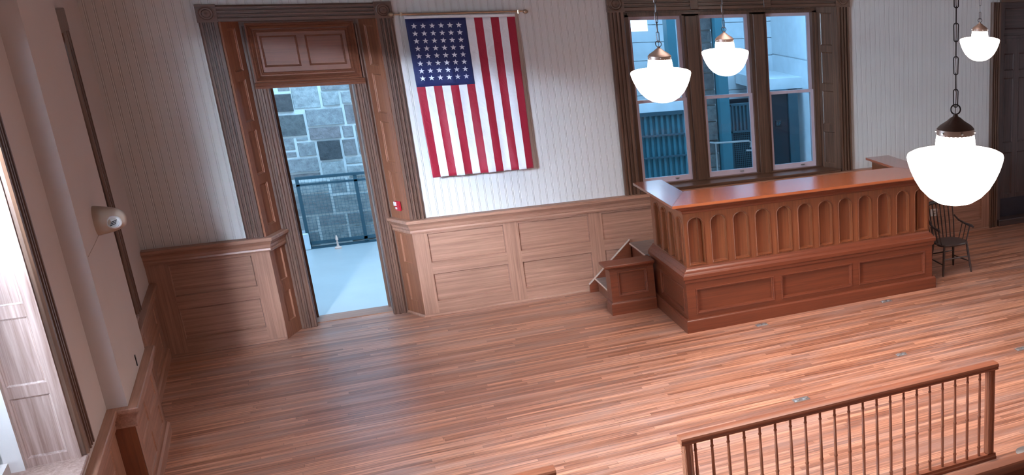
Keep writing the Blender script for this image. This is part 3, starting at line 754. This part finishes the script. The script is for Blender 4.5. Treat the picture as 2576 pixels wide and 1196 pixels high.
# ------------------------------------------------------------------ armchair
ch = thing('windsor_armchair', "dark spindle-back wooden armchair standing past the right end of the judge's bench", 'chair', (8.57, -1.6, 0))
cx, cy = 8.565, -1.62
m = MB()
seat = []
for a in range(24):
    t = 2*PI*a/24; c, s_ = math.cos(t), math.sin(t)
    k = (abs(c)**3.2+abs(s_)**3.2)**(-1/3.2)
    seat.append((cx+0.225*c*k*(0.93 if s_ > 0 else 1.0), cy+0.20*s_*k))
slab(seat, 0.385, 0.415, 0.01).build('seat', M['dark_chair'], ch)
legs = [(-0.175, -0.15, -0.215, -0.185), (0.175, -0.15, 0.225, -0.19), (-0.155, 0.15, -0.19, 0.20), (0.155, 0.15, 0.19, 0.20)]
for a, b, c, d in legs:
    m = MB(); m.tube([(cx+a, cy+b, 0.39), (cx+(a*.75+c*.25), cy+(b*.75+d*.25), 0.29), (cx+(a+c)/2, cy+(b+d)/2, 0.195), (cx+(a*.25+c*.75), cy+(b*.25+d*.75), 0.1), (cx+c, cy+d, 0.0)], [0.013, 0.018, 0.015, 0.017, 0.011], 8); m.build('leg', M['dark_chair'], ch, True)
def lp_(i, z):
    a, b, c, d = legs[i]; t = 1-z/0.39; return (cx+a+(c-a)*t, cy+b+(d-b)*t, z)
for i, j, z in ((0, 2, 0.15), (1, 3, 0.15), (0, 1, 0.22), (2, 3, 0.22)):
    m = MB(); a, b = lp_(i, z), lp_(j, z); mid = [(p+q)/2 for p, q in zip(a, b)]
    m.tube([a, mid, b], [0.007, 0.011, 0.007], 6); m.build('stretcher', M['dark_chair'], ch, True)
back = [(cx-0.20+0.40*i/7, cy+0.185+0.03*math.sin(PI*i/7), i) for i in range(8)]
for x, y, i in back:
    m = MB(); m.tube([(x*0.9+cx*0.1, y-0.02, 0.40), (x, y+0.03, 0.62), (cx+(x-cx)*1.04, y+0.085, 0.86)], [0.007, 0.009, 0.007], 6); m.build('back_spindle', M['dark_chair'], ch, True)
m = MB(); m.tube([(cx-0.25, cy+0.25, 0.855), (cx-0.12, cy+0.29, 0.88), (cx, cy+0.30, 0.885), (cx+0.12, cy+0.29, 0.88), (cx+0.25, cy+0.25, 0.855)], [0.02, 0.026, 0.028, 0.026, 0.02], 8); m.build('crest_rail', M['dark_chair'], ch, True)
for s_ in (-1, 1):
    m = MB(); m.tube([(cx+s_*0.205, cy+0.21, 0.70), (cx+s_*0.225, cy+0.12, 0.645), (cx+s_*0.245, cy+0.0, 0.622), (cx+s_*0.255, cy-0.14, 0.618), (cx+s_*0.262, cy-0.175, 0.606)], [0.011, 0.013, 0.015, 0.019, 0.013], 8); m.build('arm', M['dark_chair'], ch, True)
    for yy in (-0.11, -0.02, 0.07):
        m = MB(); m.tube([(cx+s_*0.19, cy+yy, 0.40), (cx+s_*0.248, cy+yy, 0.622)], 0.0095 if yy < -0.1 else 0.007, 6); m.build('arm_post', M['dark_chair'], ch, True)

# ------------------------------------------------------------------ flag on its rod
rod = thing('flag_rod', 'thin brass rod on the beadboard wall above the flag', 'rod', (3.22, -0.03, 3.38))
m = MB(); m.tube([(2.56, -0.06, 3.378), (3.88, -0.06, 3.385)], 0.009, 10); m.build('rod', M['brass'], rod, True)
for x in (2.545, 3.895):
    m = MB(); m.lathe([(0.004, -0.03), (0.016, -0.022), (0.024, -0.008), (0.024, 0.008), (0.016, 0.022), (0.004, 0.03)], 14, F=lambda a, b, c, x=x: (x+c, -0.06+a, 3.38+b)); m.build('finial', M['brass'], rod, True)
for x in (2.64, 3.82):
    m = MB(); m.tube([(x, 0.045, 3.38), (x, -0.05, 3.38)], 0.006, 8); m.tube([(x, -0.06, 3.36), (x, -0.06, 3.40)], 0.014, 8); m.build('bracket', M['brass'], rod, True)
fl = thing('american_flag', 'American flag hanging vertically on the white wall, blue starred canton at upper left', 'flag', (3.22, -0.04, 1.63))
FX0, FX1, FZ0, FZ1 = 2.672, 3.778, 1.630, 3.330
def wave(x, z):
    dn = (FZ1-z)/(FZ1-FZ0)
    return -0.062-0.012*dn*math.sin((x-FX0)*19+dn*2.2)-0.006*math.sin((x-FX0)*43+z*4)*dn-0.075*dn*dn
def xs(x, z):
    dn = (FZ1-z)/(FZ1-FZ0)
    return x+(0.02*dn*(1-(x-FX0)/(FX1-FX0)))-0.012*dn*((x-FX0)/(FX1-FX0))
def cloth(name, x0, x1, z0, z1, nx, nz, off, mat, parent, mi=None, thick=0.002):
    m = MB()
    for i in range(nx):
        for j in range(nz):
            a, b = x0+(x1-x0)*i/nx, x0+(x1-x0)*(i+1)/nx; c, e = z0+(z1-z0)*j/nz, z0+(z1-z0)*(j+1)/nz
            P = [(xs(x, z), wave(x, z)-off, z) for x, z in ((a, c), (b, c), (b, e), (a, e))]
            m.quad(*P, mi(i, j) if mi else 0)
    o = m.build(name, mat, parent, True)
    s = o.modifiers.new('t', 'SOLIDIFY'); s.thickness = thick; s.offset = 0
    return o
sw = (FX1-FX0)/13
cloth('stripes', FX0, FX1, FZ0, FZ1, 13*5, 44, 0.0, [M['flag_red'], M['flag_white']], fl, lambda i, j: (i//5) % 2)
CZ = 2.617
cloth('canton', FX0-0.001, FX0+sw*7, CZ, FZ1+0.001, 28, 18, 0.004, M['flag_blue'], fl)
cloth('header_band', FX0-0.004, FX1+0.004, FZ1-0.002, FZ1+0.032, 26, 2, 0.002, M['flag_white'], fl)
for i in range(6):
    for j in range(8):
        m = MB()
        sx = FX0+0.075+i*0.0885; sz = FZ1-0.075-j*0.0785
        pts = []
        for k in range(10):
            a = PI/2+k*PI/5-0.06; r = 0.031 if k % 2 == 0 else 0.0125
            pts.append((sx+r*math.cos(a), sz+r*math.sin(a)))
        m3 = [(xs(x, z), wave(x, z)-0.0075, z) for x, z in pts]
        c3 = (xs(sx, sz), wave(sx, sz)-0.0075, sz)
        b3 = [(p[0], p[1]+0.0015, p[2]) for p in m3]
        for k in range(10): m.poly([c3, m3[k], m3[(k+1) % 10]]); m.quad(m3[k], b3[k], b3[(k+1) % 10], m3[(k+1) % 10])
        m.build('star', M['flag_white'], fl)

# ------------------------------------------------------------------ pendant lamps
pend = thing('pendant_lamp', 'largest, nearest white schoolhouse pendant lamp, hanging before the right end of the bench', 'lamp', (3.758, -9.193, 3.175), 'schoolhouse pendant lamps')
px_, py_, pz_ = pend.location
Fp = lambda a, b, c: (px_+a, py_+b, pz_+c)
R = 0.2
prof = [(0.002, -0.188), (0.035, -0.186), (0.075, -0.175), (0.112, -0.152), (0.145, -0.118), (0.168, -0.08), (0.186, -0.04), (0.197, -0.005), (0.2, 0.012), (0.197, 0.022), (0.18, 0.031), (0.15, 0.038), (0.115, 0.042), (0.086, 0.045), (0.0835, 0.055), (0.081, 0.08), (0.077, 0.106), (0.07, 0.108)]
m = MB(); m.lathe(prof, 72, F=Fp); m.build('shade', M['globe'], pend, True)
m = MB(); m.lathe([(0.066, 0.10), (0.0775, 0.104), (0.0775, 0.128), (0.07, 0.136), (0.064, 0.142), (0.036, 0.160), (0.022, 0.172), (0.012, 0.178), (0.008, 0.188)], 28, F=Fp); ft = m.build('fitter', M['bronze'], pend, True)
for k in range(6):
    a = k*PI/3+0.3; m = MB(); m.tube([Fp(0.070*math.cos(a), 0.070*math.sin(a), 0.116), Fp(0.084*math.cos(a), 0.084*math.sin(a), 0.116)], 0.004, 6); m.build('set_screw', M['steel'], ft)
def oval(c, hw, hh, ax, r, seg=16):
    P = []
    for k in range(seg):
        a = 2*PI*k/seg; dx = hw*math.cos(a); dz = hh*math.sin(a)
        if hh > hw: dz = (hh-hw)*(1 if math.sin(a) >= 0 else -1)+hw*math.sin(a)
        P.append(Fp(c[0]+dx*ax[0], c[1]+dx*ax[1], c[2]+dz))
    return P
ca, sa = math.cos(YAW), math.sin(YAW)
m = MB(); m.tube(oval((0, 0, 0.206), 0.0195, 0.0195, (ca, sa), 0.003, 20), 0.003, 6, True); m.build('ring', M['black_metal'], pend, True)
m = MB(); z = 0.251; k = 0
while z < CE-pz_-0.03:
    ax = (ca, sa) if k % 2 == 0 else (-sa, ca)
    m.tube(oval((0, 0, z), 0.0095, 0.036, ax, 0.002, 12), 0.0024, 5, True); z += 0.0645; k += 1
m.build('chain', M['black_metal'], pend, True)
m = MB(); m.tube([Fp(0.003*math.sin(i*1.7), 0.003*math.cos(i*1.3), 0.19+i*(CE-pz_-0.2)/24) for i in range(25)], 0.0017, 5); m.build('cord', M['bronze'], pend, True)
m = MB(); m.lathe([(0.06, CE-pz_), (0.06, CE-pz_-0.02), (0.01, CE-pz_-0.035)], 20, F=Fp); m.build('canopy', M['bronze'], pend, True)
for loc, lab in (((3.66, -5.633, 3.20), 'white schoolhouse pendant lamp hanging in front of the leftmost window sash'),
                 ((4.749, -3.973, 3.17), 'white schoolhouse pendant lamp hanging in front of the middle window sash'),
                 ((7.397, -3.993, 3.175), 'smallest white schoolhouse pendant lamp, beside the dark door casing at upper right')):
    c = copy_tree(pend, loc=loc); c['label'] = lab

# ------------------------------------------------------------------ railings
def railing(name_label, x0, x1, nsp, first, pitch, ends):
    r = thing('bar_railing', name_label, 'railing', ((x0+x1)/2, -6.38, 0), 'courtroom bar railings')
    Y = -6.38
    m = MB(); hp = [(-0.043, 0.805), (0.043, 0.805), (0.047, 0.815), (0.043, 0.825), (0.050, 0.832), (0.052, 0.842), (0.046, 0.855), (0.03, 0.861), (0.0, 0.863), (-0.03, 0.861), (-0.046, 0.855), (-0.052, 0.842), (-0.050, 0.832), (-0.043, 0.825), (-0.047, 0.815)]
    m.sweep([(x0, Y), (x1, Y)], hp, XY); m.build('handrail', M['rail_x'], r, True)
    m = MB(); m.sweep([(x0+0.03, Y), (x1, Y)], [(-0.04, 0.0), (0.04, 0.0), (0.04, 0.022), (0.032, 0.03), (0.03, 0.05), (-0.03, 0.05), (-0.032, 0.03), (-0.04, 0.022)], XY); m.build('bottom_rail', M['rail_x'], r)
    for x in ends:
        m = MB(); m.box(x-0.032, Y-0.032, 0.05, x+0.032, Y+0.032, 0.805, bev=0.005)
        for k in (-1, 1): m.box(x+k*0.018-0.006, Y-0.038, 0.06, x+k*0.018+0.006, Y-0.03, 0.80, bev=0.002)
        m.build('post', M['rail_z'], r)
    sp = None
    for i in range(nsp):
        X = first+pitch*i
        if sp is None:
            m = MB()
            m.tube([(X, Y, z) for z in (0.05, 0.10, 0.12, 0.125, 0.135, 0.14, 0.30, 0.395, 0.40, 0.41, 0.415, 0.56, 0.70, 0.725, 0.73, 0.74, 0.745, 0.805)],
                   [.012, .012, .012, .015, .015, .011, .0125, .0115, .0145, .0145, .0115, .0115, .0095, .009, .0125, .0125, .009, .010], 10)
            sp = m.build('spindle', M['rail_z'], r, True); X0 = X
        else:
            c = sp.copy(); COL.objects.link(c); c.parent = r; c.matrix_parent_inverse = sp.matrix_parent_inverse.copy(); c.location.x += X-X0
    return r
railing('long spindled wooden railing in the right foreground', 3.345, 5.975, 21, 3.452, 0.1186, (3.392, 5.925))
railing('short visible end of the spindled wooden railing at bottom centre', 0.35, 2.525, 17, 0.52, 0.1186, (0.40, 2.475))

# pew at the lower right
pw = thing('pew', 'wooden pew with rounded top rail in the lower right corner', 'pew', (5.8, -7.9, 0))
m = MB(); m.sweep([(4.0, -7.87), (7.6, -7.87)], [(-0.075, 0.80), (-0.075, 0.845), (-0.06, 0.86), (-0.02, 0.862), (0.02, 0.855), (0.04, 0.835), (0.045, 0.81), (0.03, 0.80)], XY); m.build('top_rail', M['rail_x'], pw, True)
m = MB(); m.panel(7.55, 0.80, [(4.15, 0.25, 5.15, 0.72), (5.3, 0.25, 6.3, 0.72), (6.45, 0.25, 7.4, 0.72)], lambda u, v, n: (u, -7.885-n, v), d=0.015, t=0.035, u0=4.05, v0=0.05); m.build('back_panel', M['bench_x'], pw)
m = MB(); m.box(4.05, -8.33, 0.40, 7.55, -7.89, 0.435, bev=0.008); m.build('seat', M['rail_x'], pw)
for x in (4.05, 7.5): m = MB(); m.box(x, -8.33, 0, x+0.05, -7.86, 0.60, bev=0.008); m.build('end_panel', M['bench_z'], pw)

# ------------------------------------------------------------------ small fittings
def outlet(x, y, w_, h_, label):
    w_, h_ = w_*0.8, h_*0.8
    t = thing('floor_outlet', label, 'floor outlet', (x, y, 0), 'metal floor outlets')
    m = MB(); m.box(x-w_/2, y-h_/2, 0, x+w_/2, y+h_/2, 0.006, bev=0.002); m.build('cover_plate', M['steel'], t)
    for k in (-0.25, 0.25):
        m = MB(); m.lathe([(0.026, 0.006), (0.026, 0.014), (0.02, 0.016), (0.004, 0.016)], 14, F=lambda a, b, c: (x+k*w_+a, y+b, c)); m.build('socket_lid', M['steel'], t)
outlet(5.60, -2.30, 0.17, 0.09, "floor outlet in front of the judge's bench, left of the two there")
outlet(7.22, -2.30, 0.17, 0.09, "floor outlet in front of the judge's bench, right of the two there")
outlet(5.10, -4.45, 0.20, 0.10, 'floor outlet just beyond the long railing')
outlet(7.66, -4.47, 0.16, 0.09, 'floor outlet at the right edge of the open floor')
outlet(6.49, -3.94, 0.14, 0.08, 'floor outlet in the middle of the open floor')
m = MB(); m.lathe([(0.10, 0.0), (0.10, 0.006), (0.09, 0.012), (0.002, 0.014)], 24, F=lambda a, b, c: (6.27+a, -6.46+b, c)); tag(m.build('round_floor_box', M['steel'], None, True), 'round grey floor box past the right end of the long railing', 'floor box')

pl = thing('fire_alarm_pull', 'small red and white fire alarm pull on the right door reveal', 'fire alarm', (2.33, 0.13, 1.30))
Lr, Fr = frame_fn((2.256, 0.3), (2.403, 0.0))
m = MB(); m.box(0.13, 1.245, 0.0, 0.215, 1.355, 0.022, F=Fr, bev=0.003); m.build('housing', M['red_plastic'], pl)
m = MB(); m.box(0.125, 1.30, 0.022, 0.17, 1.345, 0.034, F=Fr, bev=0.003); m.box(0.145, 1.262, 0.022, 0.172, 1.285, 0.03, F=Fr, bev=0.002); m.build('handle', M['white_plastic'], pl)
sw_ = thing('light_switch', 'small dark switch on the beadboard wall beside the dark door casing', 'switch', (10.10, 0.04, 1.25))
m = MB(); m.box(10.075, 0.033, 1.22, 10.13, 0.045, 1.29, bev=0.003); m.build('plate', M['dark_grey'], sw_)
m = MB(); m.box(10.095, 0.022, 1.245, 10.11, 0.033, 1.268, bev=0.002); m.build('toggle', M['black_metal'], sw_)
ou = thing('wall_outlet', 'pale outlet plate on the wainscot behind the dark armchair', 'outlet', (9.32, 0, 0.38))
m = MB(); m.box(9.26, -0.008, 0.32, 9.38, 0.0, 0.43, bev=0.003); m.build('plate', M['white_plastic'], ou)
m = MB(); m.box(9.295, -0.013, 0.345, 9.345, -0.008, 0.372, bev=0.002); m.box(9.295, -0.013, 0.38, 9.345, -0.008, 0.407, bev=0.002); m.build('sockets', M['beige_plastic'], ou)
sl_ = thing('wall_slot', 'thin dark upright plate low on the side of the wall pier', 'wall plate', (0.10, -2.95, 0.98))
m = MB(); m.box(0.095, -2.79, 0.84, 0.101, -2.765, 0.93, bev=0.001); m.build('plate', M['dark_grey'], sl_)

# strobe / horn on the pier
al = thing('wall_alarm', 'beige tapered alarm unit with round lens on the left wall pier', 'alarm', (0.095, -2.90, 2.06))
Fa = lambda a, b, c: (0.095+c, -2.90+a, 2.06+b)
m = MB(); m.lathe([(0.112, 0.0), (0.112, 0.012), (0.105, 0.05), (0.094, 0.10), (0.078, 0.145), (0.055, 0.175), (0.02, 0.188), (0.002, 0.19)], 28, F=Fa); m.build('body', M['beige_plastic'], al, True)
m = MB(); Fl = lambda a, b, c: (0.095+0.115+a, -2.90-0.055-c, 2.06-0.01+b)
m.lathe([(0.05, 0.0), (0.05, 0.03), (0.042, 0.042), (0.036, 0.045), (0.034, 0.038), (0.002, 0.038)], 20, F=Fl); le = m.build('lens', M['white_plastic'], al, True)
m = MB()
for k in (-1, 0, 1): m.box(-0.024, -0.003+k*0.013, 0.038, 0.024, 0.003+k*0.013, 0.048, F=lambda a, b, c: Fl(a*0.8+b*0.4, b+a*0.3, c))
m.build('grille', M['black_metal'], le)
m = MB(); m.tube([Fa(0.0, -0.10, 0.003), Fa(-0.3, -0.113, 0.003), Fa(-0.67, -0.12, 0.003)], 0.0015, 5); m.build('cable', M['beige_plastic'], al)

# ------------------------------------------------------------------ the hall beyond the doorway and the windows
HY = 4.30
m = MB(); m.box(-1.2, 0.62, -0.08, 13.2, 5.2, 0.0); m.build('floor', M['hall_floor'], kind='structure')
hb = struct_root('wall_hall', (1.8, HY, 0))
m = MB(); m.box(-1.2, HY-0.022, 0, 5.2, HY+0.3, 5.0); m.build('mortar', M['mortar'], hb)
given = [(1.37, 2.19, 1.53, 2.3), (1.28, 1.91, 1.53, 2.17), (1.52, 1.94, 1.86, 2.3), (1.87, 1.96, 2.1, 2.17), (1.88, 2.17, 2.28, 2.3), (2.11, 1.98, 2.28, 2.16), (1.28, 1.57, 1.63, 1.88), (1.64, 1.69, 2.11, 1.94), (2.12, 1.69, 2.33, 1.97), (1.64, 1.5, 2.04, 1.68), (2.05, 1.50, 2.2, 1.68), (2.21, 1.24, 2.4, 1.68), (2.02, 1.24, 2.2, 1.49), (1.28, 1.38, 1.46, 1.56), (1.47, 1.50, 1.63, 1.56), (1.47, 1.28, 1.70, 1.49), (1.71, 1.20, 2.01, 1.49), (1.28, 1.28, 1.46, 1.37), (1.28, 1.06, 1.70, 1.27), (1.71, 0.98, 2.01, 1.19), (2.02, 1.12, 2.4, 1.23), (2.02, 0.94, 2.33, 1.11), (1.28, 0.96, 1.70, 1.05)]
rnd = random.Random(5)
stones = list(given)
def split(x0, z0, x1, z1, out):
    w_, h_ = x1-x0, z1-z0
    if (w_ < 0.55 and h_ < 0.34) or (w_*h_ < 0.09 and rnd.random() < 0.5): out.append((x0, z0, x1-0.012, z1-0.012)); return
    if w_ > h_*1.3: k = x0+w_*rnd.uniform(0.35, 0.65); split(x0, z0, k, z1, out); split(k, z0, x1, z1, out)
    else: k = z0+h_*rnd.uniform(0.35, 0.65); split(x0, z0, x1, k, out); split(x0, k, x1, z1, out)
split(-1.2, 0.0, 1.275, 5.0, stones); split(1.28, 0.0, 2.42, 0.95, stones); split(1.28, 2.31, 2.42, 5.0, stones); split(2.42, 0.0, 5.2, 5.0, stones)
m = MB()
for si, (x0, z0, x1, z1) in enumerate(stones):
    sd_ = 1 if si in (1, 6, 16) or (si > 23 and rnd.random() < 0.12) else 0
    d_ = rnd.uniform(0.0, 0.03); e = 0.016
    A = [(x0+.009, z0+.009), (x1-.009, z0+.009), (x1-.009, z1-.009), (x0+.009, z1-.009)]
    B = [(x0+e, z0+e), (x1-e, z0+e), (x1-e, z1-e), (x0+e, z1-e)]
    n = len(m.v)
    m.v += [(p[0], HY-0.018, p[1]) for p in A]+[(p[0], HY-0.03-d_, p[1]) for p in B]
    for i in range(4):
        j = (i+1) % 4; m.f.append((n+i, n+j, n+4+j, n+4+i)); m.m.append(sd_)
    m.f.append((n+4, n+5, n+6, n+7)); m.m.append(sd_); m.f.append((n+3, n+2, n+1, n)); m.m.append(sd_)
m.build('stonework', [M['stone'], M['stone_dark']], hb)
# low kerb and wire mesh gate
m = MB(); m.box(-1.2, 4.02, 0, 1.40, 4.26, 0.24, bev=0.01); m.build('kerb', M['hall_white'], hb)
gt = thing('mesh_gate', 'teal steel gate filled with wire mesh, standing before the stone wall in the hall', 'gate', (1.8, 4.08, 0))
m = MB(); Y = 4.05
for x in (1.39, 2.10, 2.95): m.box(x-0.022, Y, 0.02, x+0.022, Y+0.04, 1.02)
m.box(1.37, Y-0.005, 1.0, 2.98, Y+0.045, 1.035); m.box(1.37, Y, 0.86+0.05, 2.98, Y+0.03, 0.925+0.01)
m.box(1.37, Y, 0.06, 2.98, Y+0.04, 0.10); m.box(1.37, Y, 0.0, 2.98, Y+0.04, 0.03)
m.build('frame', M['teal_dark'], gt)
m = MB()
for i in range(1, 36): m.box(1.39+i*0.044, Y+0.014, 0.06, 1.39+i*0.044+0.003, Y+0.017, 1.0)
for i in range(1, 21): m.box(1.39, Y+0.020, 0.06+i*0.044, 2.95, Y+0.023, 0.06+i*0.044+0.003)
m.build('wire_mesh', M['teal'], gt)
m = MB(); m.lathe([(0.045, 0), (0.045, 0.02), (0.02, 0.035), (0.012, 0.06), (0.012, 0.12), (0.02, 0.13), (0.008, 0.19), (0.002, 0.2)], 14, F=lambda a, b, c: (1.73+a, 3.90+b, c)); tag(m.build('floor_bollard', plain('pale_orange_plastic', srgb(226, 180, 160), 0.5), None, True), 'tiny pale orange stand on the hall floor before the mesh gate', 'stand')

# stone pier, column, corrugated screens behind the windows
m = MB(); m.box(7.02, 3.62, 0, 7.36, 4.2, 5.0); m.box(5.2, 4.9, 0, 5.3, 5.1, 5)
hp = struct_root('wall_pier', (7.2, 3.8, 0))
m = MB(); rnd = random.Random(9); st = []
split(7.02, 0.0, 7.36, 5.0, st)
m.box(7.03, 3.60, 0, 7.35, 4.2, 5.0); m.build('mortar', M['mortar'], hp)
m = MB()
for x0, z0, x1, z1 in st: m.box(x0+0.006, 3.555-rnd.uniform(0, .02), z0+.006, x1-.006, 3.62, z1-.006)
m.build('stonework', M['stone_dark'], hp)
m = MB(); m.box(7.37, 3.42, 0, 7.53, 3.62, 5.0); tag(m.build('steel_column', M['teal'], None), 'pale teal square column seen through the middle window', 'column')
m = MB(); m.box(6.70, 3.75, 1.72, 6.84, 3.95, 5.0); tag(m.build('steel_column', M['teal'], None), 'teal square column behind the upper right of the leftmost window', 'column')
def corrug(x0, x1, z0, z1, y, pitch, mb):
    n = int((x1-x0)/pitch)
    prof_ = []
    for i in range(n):
        a = x0+i*pitch
        prof_ += [(a, 0), (a+pitch*0.3, 0), (a+pitch*0.45, -0.035), (a+pitch*0.85, -0.035)]
    prof_.append((x0+n*pitch, 0))
    for p, q in zip(prof_, prof_[1:]): mb.quad((p[0], y+p[1], z0), (q[0], y+q[1], z0), (q[0], y+q[1], z1), (p[0], y+p[1], z1))
    mb.box(x0, y+0.01, z0, x0+n*pitch, y+0.03, z1)
cs = thing('corrugated_screen', 'teal corrugated metal screen seen through the leftmost window', 'screen', (6.1, 3.5, 0))
m = MB(); corrug(5.3, 6.95, 0.0, 1.62, 3.5, 0.088, m); m.build('sheet', M['teal'], cs)
m = MB()
for z in (0.93, 1.275): m.box(5.3, 3.44, z, 6.95, 3.48, z+0.025)
m.box(5.3, 3.44, 1.60, 6.95, 3.56, 1.66)
m.build('rails', M['teal_dark'], cs)
m = MB(); m.box(4.0, 3.46, 1.66, 7.0, 3.60, 1.80); m.build('beam', M['hall_white'], cs)
cg = thing('mesh_screen', 'dark mesh and corrugated screen seen through the middle window', 'screen', (7.8, 3.5, 0))
m = MB(); corrug(7.55, 8.20, 1.25, 1.66, 3.5, 0.065, m); m.build('sheet', M['teal_dark'], cg)
m = MB()
for z in (0.0, 1.22, 1.66): m.box(7.54, 3.47, z, 8.22, 3.52, z+0.035)
for x in (7.54, 8.19): m.box(x, 3.47, 0, x+0.03, 3.52, 1.68)
m.build('frame', M['teal_dark'], cg)
m = MB()
for i in range(1, 20): m.box(7.55+i*0.033, 3.49, 0.03, 7.558+i*0.033, 3.495, 1.22)
for i in range(1, 36): m.box(7.55, 3.495, i*0.034, 8.2, 3.50, i*0.034+0.008)
m.build('wire_mesh', M['teal_dark'], cg)
m = MB(); m.box(7.54, 4.0, 0, 8.2, 4.04, 1.7); m.build('back_sheet', M['hall_dark'], cg)
hr = thing('hall_handrail', 'steel handrail crossing behind the middle window', 'handrail', (7.5, 3.3, 0))
m = MB(); m.tube([(7.12, 3.3, 1.13), (7.16, 3.22, 1.13), (7.74, 3.22, 1.115), (7.80, 3.26, 1.08), (7.80, 3.30, 1.0)], 0.016, 8); m.build('rail', M['steel'], hr, True)
m = MB(); m.tube([(7.70, 3.24, 0.96), (7.95, 3.24, 0.94)], 0.014, 8); m.tube([(7.95, 3.24, 0.94), (7.95, 3.24, 0.0)], 0.014, 8); m.tube([(7.18, 3.22, 1.12), (7.18, 3.22, 0.0)], 0.014, 8); m.build('post', M['steel'], hr, True)
# pale panelled rear walls of the hall
hw = struct_root('wall_hall_right', (7, 4.6, 0))
m = MB()
zz = [0, 0.9, 1.75, 2.32, 2.62, 2.9, 5.0]
for a, b in zip(zz, zz[1:]): m.box(5.2, 4.85, a+0.006, 9.2, 4.95, b-0.006)
m.box(5.2, 4.88, 0, 9.2, 5.05, 5.0)
m.build('cladding', M['hall_white'], hw)
m = MB(); m.box(6.28, 4.835, 2.80, 6.72, 4.85, 3.25); m.build('lit_window', M['lit_window'], hw)
m = MB()
for a, b in ((0, 1.80), (1.80, 2.33), (2.345, 5.0)): m.box(8.92, 1.4 if False else 3.30, a+0.004, 9.05, 4.85, b-0.004)
m.box(8.94, 3.31, 0, 9.05, 4.85, 5.0)
m.build('side_cladding', M['hall_white'], hw)
m = MB(); m.box(8.20, 3.62, 1.86, 8.93, 4.84, 2.04); m.build('soffit', M['hall_white'], hw)
m = MB(); m.box(9.05, 3.30, 0, 13.2, 3.42, 5.0); m.build('end_cladding', M['hall_white'], hw)
d3 = struct_root('door_3', (8.5, 3.6, 0))
m = MB(); m.box(8.22, 3.60, 0, 8.62, 3.68, 1.84); m.build('door_leaf', M['hall_dark'], d3)
m = MB(); m.box(8.63, 3.56, 0, 8.80, 3.70, 1.86); m.box(8.20, 3.56, 1.80, 8.80, 3.70, 1.86); m.build('door_frame', M['teal_dark'], d3)
m = MB(); m.box(8.39, 3.585, 1.25, 8.49, 3.60, 1.35, bev=0.003); sg = m.build('sign', M['dark_grey'], d3)
m = MB()
for a, b, c, e in ((.012, .07, .045, .08), (.012, .045, .04, .054), (.012, .02, .045, .03), (.012, .02, .02, .08), (.055, .07, .09, .08), (.055, .045, .088, .054), (.055, .02, .063, .08)): m.box(8.39+a, 3.58, 1.25+b, 8.39+c, 3.585, 1.25+e)
m.build('sign_mark', M['teal'], sg)
m = MB(); m.box(-1.3, 0.62, 0, -1.2, 5.2, 5.0); m.build('wall_hall_left', M['hall_white'], kind='structure')
